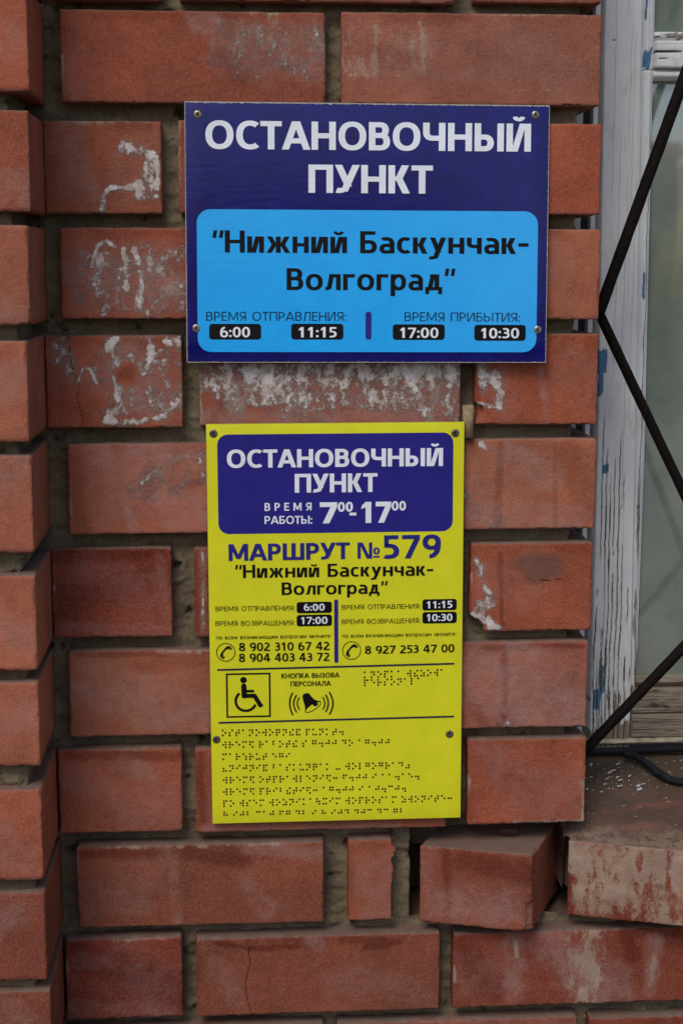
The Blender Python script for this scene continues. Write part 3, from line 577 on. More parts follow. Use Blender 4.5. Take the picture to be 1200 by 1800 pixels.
# displaced cut brick with a core hole, turned out of the wall
def hole_brick(L, D, H, seed, strokes, hx, hy, hr, tone, loc, rz):
    V, F, N = gridbox((L, D, H), (.0016, .0016, .0016), .002)
    P = V + seed * 3.17
    top = V[:, 2] > H / 2 - .0012
    d = np.hypot(V[:, 0] - hx, V[:, 1] - hy)
    ang = np.arctan2(V[:, 1] - hy, V[:, 0] - hx)
    rr = hr * (1 + .18 * (vnoise(np.stack([np.cos(ang), np.sin(ang), ang * 0], 1), 2.3, seed) - .5))
    fc = F
    inside = top & (d < rr)
    keep = ~inside[fc].all(1)
    V0 = V.copy()
    rough = fbm(P, 55, seed, 3) - .5
    V = V + N * (rough * .0012)[:, None]
    edge = (np.abs(N) > .25).sum(1) >= 2
    V = V - N * (sstep(.52, .75, fbm(P, 170, seed + 5, 3)) * edge * .002)[:, None]
    x, z = V[:, 0], V[:, 2]
    # lower right front corner knocked off
    cd_ = np.hypot(x - L / 2, (V[:, 1] + D / 2)); kk = sstep(.006, .002, cd_ + (fbm(P, 200, seed, 3) - .5) * .004) * sstep(-H * .05, -H * .2, z)
    V[:, 0] -= kk * .003; V[:, 1] += kk * .003
    cd2 = np.hypot(x - L / 2 + .004, z + H / 2); k2 = sstep(.008, .003, cd2); V[:, 2] += k2 * .002
    V[inside, 2] -= .03
    ch = {c: np.zeros(len(V)) for c in 'rbdcks'}
    nl = fbm(P, 75, seed + 31, 4); ns = fbm(P, 240, seed + 21, 4)
    front = V0[:, 1] < -D / 2 + .004
    for kind, pts, rad, dens in strokes:
        dd = polydist(x, z, pts) / rad
        m_ = sstep(1.15, .35, dd + (nl - .5) * 1.1) * dens if kind not in 'rk' else sstep(1, .85, dd + (ns - .5)) * dens
        ch[kind] = np.maximum(ch[kind], m_ * front)
    V[:, 0] += (V[:, 1] + D / 2) * .15
    ch['r'] = np.maximum(ch['r'], kk * .3)
    ch['s'] = np.maximum(ch['s'], inside * 1.0)  # inside of the hole coloured dark for its shade
    me = mesh('brick', V, F, True)
    attr(me, 'marks', (ch['r'], ch['b'], ch['d'])); attr(me, 'marks2', (ch['k'], ch['c'], ch['s']))
    o = link('brick', me, MB_)
    o.location = loc; o.rotation_euler = (0, 0, rz); o.color = (*tone, 1)
    return o
a_ = -R(17)
Lb, Db, Hb = .116, .112, .0835
# left front corner stays at the wall face
cx = -.171 + (Lb / 2) * math.cos(a_) - (Db / 2) * math.sin(a_)
cy = 0.0 + (Lb / 2) * math.sin(a_) + (Db / 2) * math.cos(a_)
loose = hole_brick(Lb, Db, Hb, 61, [('b', [(-.03, -.02), (.03, -.015)], .028, .9), ('d', [(-.03, .04), (-.028, -.04)], .006, .8), ('d', [(-.01, .03), (.055, .02)], .016, .8),
                    ('b', [(-.05, .03), (-.05, -.03)], .01, .5)], .019, .001, .0105, TONE['m'], (cx, cy, -.8725), a_)
tag(loose, 'cut brick twisted out of the wall with a round hole in its top', 'loose brick')

# sill brick, lime stained, turned the same way
Ls = .25
a2 = -R(17.5)
cx2 = -.0147 + (Ls / 2) * math.cos(a2) - .045 * math.sin(a2)
cy2 = 0.003 + (Ls / 2) * math.sin(a2) + .045 * math.cos(a2)
me = brick_mesh(Ls, .09, .082, 77, [('k', [(-.10, .02), (.02, .02)], .05, .8), ('k', [(-.095, -.01), (.02, -.005)], .045, .68), ('d', [(-.124, .04), (-.122, -.04)], .006, .8),
        ('s', [(-.03, .0)], .005, .8), ('d', [(-.07, -.035), (-.02, -.03)], .012, .6), ('d', [(-.02, .02), (.0, .01)], .012, .9), ('k', [(.02, -.03), (.08, .03)], .03, .45)], .0013)
sillb = link('sill_brick', me, MB_, None, (cx2, cy2, -.8715), (0, 0, a2))
sillb.color = (*TONE['d'], 1)
tag(sillb, 'brick with cream lime stains set askew at the front of the window sill', 'sill brick')

# pier
pier = empty('brick_pier', (-.66, -.06, -.5))
tag(pier, 'stepped brick pier standing proud of the wall at the left edge', 'brick pier')
ptone = 'nnlllllnmmm'  # lowest pier courses toned darker as well
for i, (xe, z0, z1) in enumerate(PIER):
    L = .25 if i % 2 else .125
    q = rnd.random
    H = z1 - z0
    S = [('b', [(L / 2 - .03 * q(), H * (q() - .5)), (L / 2 - .05, H * (q() - .5))], .02, .6), ('d', [(L / 2, -H / 2), (L / 2 - .04, -H / 2)], .005, .6), ('s', [(-L / 2, -H / 2), (L / 2, -H / 2)], .0025, .6)]  # thin dark line along the bottom edge here too
    me = brick_mesh(L, .232, H + .0005, rnd.randint(1, 900), S, .0022)
    o = link('brick', me, MB_, pier)
    o.location = Vector((xe - L / 2, -.1157 + .116, (z0 + z1) / 2)) - pier.location
    o.rotation_euler = (rnd.uniform(-.006, .006), 0, rnd.uniform(-.012, .012))
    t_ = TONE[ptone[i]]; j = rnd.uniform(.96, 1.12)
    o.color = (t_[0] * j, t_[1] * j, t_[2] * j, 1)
    if i % 2 == 0: extra(xe - .125 - .012 - .25, xe - .125 - .012, z0, z1, pier, -.1157, .12)
    else: extra(xe - .25 - .012 - .125, xe - .25 - .012, z0, z1, pier, -.1157, .12)
for z in (.013, .115):
    extra(-.79, -.54, z, z + .087, pier, -.1157, .2)
o = link('mortar', mortar_sheet(-.8, -.553, -1.16, .2, -.101, 9, ret=.1, ragged=.012), MM, pier); o.location = -pier.location
simple_box('backing', -.85, -.566, -.088, .124, -1.75, .2, MM, pier)

# ---------------------------------------------------------------- window
win = empty('window', (.3, .15, -.78))
tag(win, 'old wooden window with flaking white paint and dull panes beside the brick wall', 'window')
WO = win.location

def board(name, pts, z0, z1, y, depth, parent, seed, bare=None, blues=(), cracks=(), step=(.0006, .0016), r=.0015, mat=None):
    """upright board: pts = (left x, right x) at given z's, front face a fine grid with real cracks and paint edges"""
    nx = max(4, int((pts[0][1] - pts[0][0]) / step[0])); nz = int((z1 - z0) / step[1])
    zs = np.linspace(z0, z1, nz); 
    xl = np.interp(zs, [p[2] for p in pts][::-1], [p[0] for p in pts][::-1]); xr = np.interp(zs, [p[2] for p in pts][::-1], [p[1] for p in pts][::-1])
    u = np.linspace(0, 1, nx)
    X = xl[None, :] + u[:, None] * (xr - xl)[None, :]; Z = np.repeat(zs[None, :], nx, 0)
    P = np.stack([X.ravel(), np.zeros(X.size), Z.ravel()], 1)
    x, z = P[:, 0], P[:, 2]
    wob = (fbm(P * [0, 0, 1] + seed, 14, seed, 4) - .5) * .006
    wob2 = (fbm(P * [0, 0, 1] + seed, 120, seed + 2, 3) - .5) * .0014
    crack = np.zeros(len(P))
    for (cx_, za, zb, wd) in cracks:
        fnt = 1.0 if wd > .0005 else .32
        wd = max(wd, .0007)
        dd = np.abs(x - cx_ - wob - wob2)
        on = sstep(za - .01, za + .01, z) * sstep(zb + .01, zb - .01, z)
        crack = np.maximum(crack, fnt * sstep(wd, wd * .3, dd) * on * sstep(.2, .45, vnoise(P * [0, 0, 1] + cx_ * 50, 14, seed + 5)))
    nl = fbm(P, 120, seed + 7, 4)
    bareM = np.zeros(len(P)); blue = np.zeros(len(P))
    if bare is not None:
        edge_ = bare + (fbm(P * [1, 0, .05], 160, seed + 8, 3) - .5) * .035
        bareM = (z < edge_).astype(float)
    hair = sstep(.70, .82, fbm(P * [1, 0, .016], 420, seed + 15, 3)) * .10
    fl_ = fbm(P * [1, 0, .10], 330, seed + 40, 4)
    low_ = sstep(-.42, -.74, z)
    bareM = np.maximum(bareM, ((fl_ > .84 - .2 * low_) & (z < -.3)).astype(float))
    bareM = np.maximum(bareM, ((crack > .05) & (fl_ > .60 - .08 * low_) & (z < -.5)).astype(float))
    for pl in blues:
        bx, bz, rw, rh = pl
        dd = np.maximum(np.abs(x - bx - (vnoise(P * [0, 0, 1], 90, seed) - .5) * rw) / rw, np.abs(z - bz - (vnoise(P * [1, 0, 0], 600, seed) - .5) * rh * .8) / rh)
        blue = np.maximum(blue, (dd < 1).astype(float))
    Y = -crack * 0
    y_ = y + crack * .0022 + bareM * .0008 + blue * .0006 + (fbm(P * [1, 0, .1], 200, seed + 30, 3) - .5) * .0006
    e = np.minimum(x - np.repeat(xl[None, :], nx, 0).ravel(), np.repeat(xr[None, :], nx, 0).ravel() - x)
    y_ = y_ + sstep(r, 0, e) * r * .9
    V = np.stack([x, y_, z], 1)
    ids = np.arange(nx * nz).reshape(nx, nz)
    F = [np.stack([ids[:-1, :-1], ids[1:, :-1], ids[1:, 1:], ids[:-1, 1:]], -1).reshape(-1, 4)]
    n0 = len(V)
    ring = np.concatenate([ids[:, 0], ids[-1, 1:], ids[:-1, -1][::-1], ids[0, 1:-1][::-1]])
    bk = V[ring].copy(); bk[:, 1] = y + depth
    V = np.concatenate([V, bk]); m_ = len(ring); i0 = np.arange(m_); i1 = (i0 + 1) % m_
    F.append(np.stack([ring[i0], n0 + i0, n0 + i1, ring[i1]], -1))
    me = mesh(name, V, np.concatenate(F), False)
    z_ = np.zeros(m_)
    attr(me, 'marks', (np.concatenate([bareM, z_]), np.concatenate([blue, z_]), np.concatenate([np.maximum(crack, hair), z_])))
    o = link(name, me, mat or MP, parent); o.location = -parent.location
    return o
# stile next to the wall
stile = [(.0343, .0757, .3), (.0345, .0757, -.02), (.0392, .0820, -.4447), (.0388, .0852, -.736), (.0384, .0856, -.79)]
cr = [(.046, -.77, -.40, .0006), (.051, -.79, -.44, .0007), (.0555, -.79, -.47, .0008), (.060, -.79, -.45, .0006), (.0655, -.79, -.42, .0009), (.0705, -.79, -.47, .0007), (.0775, -.79, -.60, .0006),
      (.047, -.2, .1, .0004), (.060, -.12, .1, .0004), (.068, -.5, .0, .0003), (.055, -.35, -.1, .0003), (.0735, -.4, -.15, .0003), (.042, -.79, -.62, .0007), (.0745, -.30, .05, .0003), (.064, -.35, .2, .0003)]
board('stile', stile, -.79, .28, .15, .04, win, 11, bare=-.752, blues=[(.0425, -.342, .0048, .013), (.0410, -.362, .0026, .017), (.0495, -.460, .0035, .005), (.0510, -.700, .0032, .016), (.0470, -.722, .004, .012), (.0450, -.004, .0022, .0015), (.0600, -.770, .0015, .004)], cracks=cr)
# glazing beads beside the stile, two lengths
bead = [(.0768, .0880, .3), (.0772, .0896, -.055), (.0832, .0935, -.4447), (.0868, .0925, -.66), (.0868, .0915, -.70)]
def ptsr(b, za, zb):
    f = lambda z: (np.interp(z, [p[2] for p in b][::-1], [p[0] for p in b][::-1]), np.interp(z, [p[2] for p in b][::-1], [p[1] for p in b][::-1]))
    zz = [za] + [p[2] for p in b if zb < p[2] < za] + [zb]
    return [(float(f(q)[0]), float(f(q)[1]), q) for q in zz]
board('glazing_bead', ptsr(bead, -.034, -.735), -.735, -.034, .1535, .02, win, 12, bare=-.712, blues=[(.0860, -.258, .0015, .014)], cracks=[(.0885, -.7, -.1, .0006), (.0900, -.72, -.4, .0006)], r=.004)
board('glazing_bead', ptsr(bead, .28, -.0335), -.0335, .28, .1535, .02, win, 13, blues=[(.0812, -.022, .0042, .0095), (.0795, .03, .001, .012)], cracks=[(.083, -.03, .2, .0005)], r=.0035)

def hboard(name, x0, x1, z0, z1, y, depth, seed, mat, r=.0015, rough=1., cracks=(), bare=None, blues=()):
    nx = int((x1 - x0) / .0022); nz = max(6, int((z1 - z0) / .0009))
    X, Z = np.meshgrid(np.linspace(x0, x1, nx), np.linspace(z0, z1, nz), indexing='ij')
    P = np.stack([X.ravel(), np.zeros(X.size), Z.ravel()], 1); x, z = P[:, 0], P[:, 2]
    wob = (fbm(P * [1, 0, 0] + seed, 20, seed, 4) - .5) * .004
    crack = np.zeros(len(P))
    for (cz_, xa, xb, wd) in cracks:
        dd = np.abs(z - cz_ - wob); crack = np.maximum(crack, sstep(wd, wd * .3, dd) * (x > xa) * (x < xb))
    e = np.minimum(z - z0, z1 - z); ex = np.minimum(x - x0, x1 - x)
    yy = y + sstep(r, 0, e) * r + sstep(.0025, 0, ex) * .0015 + crack * .002 + (fbm(P * [.1, 0, 1], 260, seed, 3) - .5) * .0012 * rough
    bm_ = np.zeros(len(P))
    if bare: bm_ = (np.hypot((x - bare[0]) / bare[2], (z - bare[1]) / bare[3]) < 1 + (vnoise(P, 300, seed) - .5)).astype(float)
    V = np.stack([x, yy, z], 1); ids = np.arange(nx * nz).reshape(nx, nz)
    F = [np.stack([ids[:-1, :-1], ids[1:, :-1], ids[1:, 1:], ids[:-1, 1:]], -1).reshape(-1, 4)]
    n0 = len(V); ring = np.concatenate([ids[:, 0], ids[-1, 1:], ids[:-1, -1][::-1], ids[0, 1:-1][::-1]])
    bk = V[ring].copy(); bk[:, 1] = y + depth; V = np.concatenate([V, bk]); m_ = len(ring); i0 = np.arange(m_); i1 = (i0 + 1) % m_
    F.append(np.stack([ring[i0], n0 + i0, n0 + i1, ring[i1]], -1))
    me = mesh(name, V, np.concatenate(F)); z_ = np.zeros(m_)
    attr(me, 'marks', (np.concatenate([bm_, z_]), np.zeros(len(V)), np.concatenate([crack, z_])))
    o = link(name, me, mat, win); o.location = -WO
    return o
XR = .62
hboard('transom', .0905, XR, -.0315, -.0035, .151, .04, 21, MP, cracks=[(-.0150, .088, .118, .0012), (-.022, .093, .103, .0005)], bare=(.1, -.0148, .018, .0014))
hboard('glazing_bead', .0900, XR, -.0028, .0062, .1545, .02, 22, MP, r=.004, bare=(.15, .002, .05, .004))
hboard('glazing_bead', .0900, XR, -.0435, -.0325, .1545, .02, 23, MP, r=.0045)
hboard('bottom_rail', .0872, XR, -.7395, -.7118, .152, .04, 24, MW, rough=2, cracks=[(-.7240, .09, .6, .0005)])
hboard('bottom_rail', .0872, XR, -.7680, -.7405, .151, .04, 25, MW, rough=2, cracks=[(-.7585, .09, .6, .0004)])
hboard('putty_strip', .0925, XR, -.7108, -.6985, .1575, .02, 26, MW, r=.006)
mwb = plain('grimy_cream_paint', (.36, .32, .24), .8, var=.35, scale=120, bump=.002, dirt=((.05, .04, .03), .9))
o = hboard('weather_bar', .036, XR, -.7745, -.7685, .1465, .04, 27, mwb, r=.003, rough=3)
simple_box('casing_or_gap_shade', -.075, .0095, .128, .148, -.80, .3, plain('grey_casing_paint', (.42, .43, .45), .6, var=.2, scale=60), win)
simple_box('casing_or_gap_shade', .0095, .026, .17, .19, -.80, .3, plain('gap_shade_board', (.03, .03, .03), .9), win)  # near-black board set in the gap to give its shade
simple_box('side_jamb', .0262, .0318, .156, .20, -.80, .3, MP, win, .001)

# glass and the dusty curtain behind it
m, t, p = newmat('dusty_window_glass'); b = NB(t)
v = coords(b, False)
p.inputs['Base Color'].default_value = (.2, .24, .22, 1)
dn = b.noise(v, 14, 5, .65)
b.l(b.mix(b.ramp(dn, .3, .7), (.23, .29, .25), (.33, .39, .33)), p.inputs['Base Color'])
p.inputs['Roughness'].default_value = .07; p.inputs['IOR'].default_value = 3.2
b.l(b.bump(b.noise(v, 7, 2, .5), .4, .002), p.inputs['Normal'])
tr = b.n('ShaderNodeBsdfTransparent'); tr.inputs[0].default_value = (.8, .86, .84, 1)
mx = b.n('ShaderNodeMixShader'); mx.inputs[0].default_value = .75
b.l(tr.outputs[0], mx.inputs[1]); b.l(p.outputs[0], mx.inputs[2]); b.l(mx.outputs[0], t.nodes['Material Output'].inputs['Surface'])
MG = m
def pane(z0, z1):
    V, F, N = gridbox((XR - .083, .004, z1 - z0), (.1, .004, .1), .0008)
    me = mesh('pane', V, F); o = link('pane', me, MG, win)
    o.location = Vector(((XR + .083) / 2, .1700, (z0 + z1) / 2)) - WO
pane(-.705, -.038); pane(-.001, .28)
mc, t, p = newmat('faded_curtain_cloth'); b = NB(t); v = coords(b, False)
b.l(b.mix(b.ramp(b.noise(b.mapping(v, (1, 1, .6)), 5, 5, .6), .35, .65), (.16, .19, .16), (.30, .31, .24)), p.inputs['Base Color']); p.inputs['Roughness'].default_value = .9
nx, nz = 160, 60
X, Z = np.meshgrid(np.linspace(.03, .66, nx), np.linspace(-.78, .3, nz), indexing='ij')
Yc = .235 + .008 * np.sin(X * 95 + 1.5 * np.sin(Z * 4)) + .005 * np.sin(X * 41 + Z * 3)
ids = np.arange(nx * nz).reshape(nx, nz)
me = mesh('curtain', np.stack([X.ravel(), Yc.ravel(), Z.ravel()], 1), np.stack([ids[:-1, :-1], ids[1:, :-1], ids[1:, 1:], ids[:-1, 1:]], -1).reshape(-1, 4), True)
cur = link('curtain', me, mc)
tag(cur, 'pale dusty curtain hanging behind the window panes', 'curtain')

# ---------------------------------------------------------------- sill bed
nx, nz = 330, 150
X, T = np.meshgrid(np.linspace(-.0165, .62, nx), np.linspace(0, 1, nz), indexing='ij')
yf = np.where(X < -.012, .02, .006 + (X + .0147) * math.tan(a2) )
yf = np.maximum(yf, -.075)
Y = yf + T * (.158 - yf)
P = np.stack([X.ravel(), Y.ravel(), np.zeros(X.size)], 1)
Zt = -.8305 + .046 * np.clip((Y - yf) / (.15 - yf), 0, 1.1) ** .85
Zt = Zt.ravel() + (fbm(P, 30, 5, 4) - .5) * .005 + (fbm(P, 140, 8, 3) - .5) * .0018
soil = sstep(.35, .85, T.ravel() + (fbm(P, 25, 4, 4) - .5) * .5)
lime = .6 * sstep(.22, .03, T.ravel() + (fbm(P, 40, 14, 4) - .5) * .35)
V = np.stack([X.ravel(), Y.ravel(), Zt], 1); ids = np.arange(nx * nz).reshape(nx, nz)
F = [np.stack([ids[:-1, :-1], ids[1:, :-1], ids[1:, 1:], ids[:-1, 1:]], -1).reshape(-1, 4)]
n0 = len(V); ring = ids[:, 0]; bk = V[ring].copy(); bk[:, 2] = -.89; bk[:, 1] += .02
V = np.concatenate([V, bk]); i0 = np.arange(nx - 1)
F.append(np.stack([ring[i0], n0 + i0, n0 + i0 + 1, ring[i0 + 1]], -1)[:, ::-1])
n1 = len(V); ring = ids[0, :]; bk = V[ring].copy(); bk[:, 2] = -.89
V = np.concatenate([V, bk]); i0 = np.arange(nz - 1)
F.append(np.stack([ring[i0], n1 + i0, n1 + i0 + 1, ring[i0 + 1]], -1))
me = mesh('window_sill', V, np.concatenate(F), True)
attr(me, 'marks', (np.concatenate([soil, np.zeros(nx + nz)]), np.concatenate([lime, np.zeros(nx + nz)]), 0))
sill = link('window_sill', me, MS)
tag(sill, 'sloping dirty cement window sill with red brick dust below the window', 'window sill')
def sill_z(x, y):
    yf_ = .02 if x < -.012 else max(-.075, .006 + (x + .0147) * math.tan(a2))
    return -.8305 + .046 * max(0, min(1.1, (y - yf_) / (.15 - yf_))) ** .85

# paint flakes fallen on the sill: nobody could count the crumbs
V = []; F = []
rf = random.Random(8)
for i in range(200):
    if i < 26:
        x, y = rf.uniform(.02, .085), rf.uniform(.07, .125); s = rf.uniform(.001, .0032)
    else:
        x = rf.uniform(-.005, .25); y = rf.triangular(.0, .145, .13); s = rf.uniform(.0003, .0011)
    a = rf.uniform(-.7, .7); asp = rf.uniform(.25, .7); n = len(V); z = sill_z(x, y) + .0016
    pts = [(-1, -asp * .6), (-.3, -asp), (.8, -asp * .8), (1, .2), (.2, asp), (-.7, asp * .8)]
    for k in (0, 1):
        for (q1, q2) in pts:
            V.append((x + s * (q1 * math.cos(a) - q2 * math.sin(a)), y + s * (q1 * math.sin(a) + q2 * math.cos(a)), z + k * .0004 + (q1 + q2 * .4) * s * .25 + .0008 * (i < 26)))
    F.append([n + 6 + k for k in range(6)]); F.append([n + k for k in range(6)][::-1])
    for k in range(6): F.append([n + k, n + (k + 1) % 6, n + 6 + (k + 1) % 6, n + 6 + k])
me = mesh('paint_flakes', V, F)
fl = link('paint_flakes', me, plain('white_paint_flake', (.5, .51, .52), .7, var=.3, scale=300))
tag(fl, 'small white paint flakes and crumbs scattered on the sill', 'paint flakes', kind='stuff')

# ---------------------------------------------------------------- tubes
def tube_mesh(name, pts, r, seg=14, sub=10, rough=0., seed=0):
    P = [Vector(p) for p in pts]; path = []
    for i in range(len(P) - 1):
        p0 = P[max(i - 1, 0)]; p1 = P[i]; p2 = P[i + 1]; p3 = P[min(i + 2, len(P) - 1)]
        for k in range(sub):
            t_ = k / sub
            path.append(.5 * ((2 * p1) + (p2 - p0) * t_ + (2 * p0 - 5 * p1 + 4 * p2 - p3) * t_ ** 2 + (3 * p1 - p0 - 3 * p2 + p3) * t_ ** 3))
    path.append(P[-1]); V = []; F = []
    ref = Vector((0, 1, .13)).normalized()
    for i, c in enumerate(path):
        d = (path[min(i + 1, len(path) - 1)] - path[max(i - 1, 0)]).normalized()
        a = d.cross(ref).normalized(); b_ = a.cross(d)
        for k in range(seg):
            th = 2 * math.pi * k / seg
            V.append(c + a * r * math.cos(th) + b_ * r * math.sin(th))
    V = np.array([list(v_) for v_ in V])
    if rough:
        cc = np.repeat(np.array([list(c) for c in path]), seg, 0)
        V = cc + (V - cc) * (1 + rough * (fbm(V, 260, seed, 3) - .5))[:, None]
    n = len(path)
    for i in range(n - 1):
        for k in range(seg):
            F.append([i * seg + k, i * seg + (k + 1) % seg, (i + 1) * seg + (k + 1) % seg, (i + 1) * seg + k])
    F.append(list(range(seg))[::-1]); F.append([(n - 1) * seg + k for k in range(seg)])
    return mesh(name, V, F, True)
mrod = plain('rusty_black_iron', (.006, .0035, .003), .8, var=.5, scale=160, bump=.0012, spec=.15, dirt=((.035, .014, .009), .5))
gr = empty('window_grille', (.2, .06, -.5))
tag(gr, 'dark rusty iron window grille of crossing diagonal rods', 'window grille')
GY = .06
def rod(a, b_, seed, r=.0062, y=GY):
    A, B_ = Vector((a[0], y, a[1])), Vector((b_[0], y, b_[1]))
    o = link('rod', tube_mesh('rod', [A.lerp(B_, k / 6) for k in range(7)], r, 14, 8, .16, seed), mrod, gr)
    o.location = -gr.location
n1, n2 = (.0150, -.2880), (.0150, -.765)
up_dir = (.095 - .0173, -.057 + .2837)
rod(n1, (n1[0] + up_dir[0] * 2.2, n1[1] + up_dir[1] * 2.2), 1, .0060)
dn = (.1098 - .0173, -.4639 + .2837)
rod((.0125, -.278), (n1[0] + dn[0] * 2.6, n1[1] + dn[1] * 2.6), 2, .0052, GY + .006)
lw = (.1174 - .0166, -.6382 + .7473)
rod((.0120, -.7530), (.0166 + lw[0] * 2.4, -.7473 + lw[1] * 2.4), 3, .0056, GY)
V, F, N = gridbox((.008, .008, .010), (.003, .003, .003), .003)
o = link('weld', mesh('weld', V, F, True), mrod, gr); o.location = Vector((.0155, .058, -.279)) - gr.location

mh = plain('black_rubber', (.008, .009, .014), .75, spec=.2, var=.5, scale=120, bump=.001, dirt=((.06, .045, .03), .6))
pipe = link('black_pipe', tube_mesh('black_pipe', [(-.0, .139, -.779), (.08, .139, -.7785), (.2, .139, -.777), (.6, .139, -.777)], .0040, 12, 12, .2, 4), mh)
tag(pipe, 'thin black pipe lying along the foot of the window frame', 'pipe')
hose = link('black_hose', tube_mesh('black_hose', [(.074, .128, -.7790), (.084, .122, -.7795), (.094, .108, -.7835), (.104, .090, -.7895), (.116, .078, -.7935), (.135, .076, -.794), (.2, .085, -.789), (.5, .09, -.785)], .0043, 12, 10, .1, 6), mh)
tag(hose, 'black rubber hose curving away across the dirty sill', 'hose')
# brown rolled paper stub in the joint
pr = empty('paper_roll', (-.1275, -.001, -.391))
tag(pr, 'small brown rolled paper stub stuck in the joint above the yellow sign', 'paper roll')
nturn = 60; V = []; F = []
for i in range(nturn):
    th = i / nturn * 2 * math.pi * 2.3; r_ = .0044 + .0017 * i / nturn
    for zz in (-.016, .0155): V.append((r_ * math.cos(th), r_ * math.sin(th), zz + .0006 * math.sin(th * 2)))
for i in range(nturn - 1): F.append([2 * i, 2 * i + 2, 2 * i + 3, 2 * i + 1])
me = mesh('sheet', V, F, True)
o = link('sheet', me, plain('brown_kraft_paper', (.27, .19, .12), .85, var=.25, scale=220), pr)
sm = o.modifiers.new('thick', 'SOLIDIFY'); sm.thickness = .0005

# ---------------------------------------------------------------- lettering: every glyph is drawn from strokes, cap height 1
def ring(cx, cy, rx, ry, a0, a1, S, T, n=None, e=2.25):
    n = n or max(4, int(abs(a1 - a0) / 360 * 22))
    out = []
    def pt(a, x, y):
        c, s_ = math.cos(a), math.sin(a)
        return (cx + x * math.copysign(abs(c) ** (2 / e), c), cy + y * math.copysign(abs(s_) ** (2 / e), s_))
    for i in range(n):
        p, q = R(a0 + (a1 - a0) * i / n), R(a0 + (a1 - a0) * (i + 1) / n)
        out.append([pt(p, rx, ry), pt(q, rx, ry), pt(q, rx - S, ry - T), pt(p, rx - S, ry - T)])
    return out
def bx(x0, y0, x1, y1): return [[(x0, y0), (x1, y0), (x1, y1), (x0, y1)]]
def dg(x0, y0, x1, y1, w_): return [[(x0, y0), (x0 + w_, y0), (x1 + w_, y1), (x1, y1)]]
def half(x, y0, y1, w_, S, T):          # D-shaped bowl from a stem at x
    r_ = min((y1 - y0) / 2 * 1.05, w_ - x); cx_ = w_ - r_; cy_ = (y0 + y1) / 2
    return bx(x, y1 - T, cx_, y1) + bx(x, y0, cx_, y0 + T) + ring(cx_, cy_, r_, (y1 - y0) / 2, -90, 90, S, T, 9)
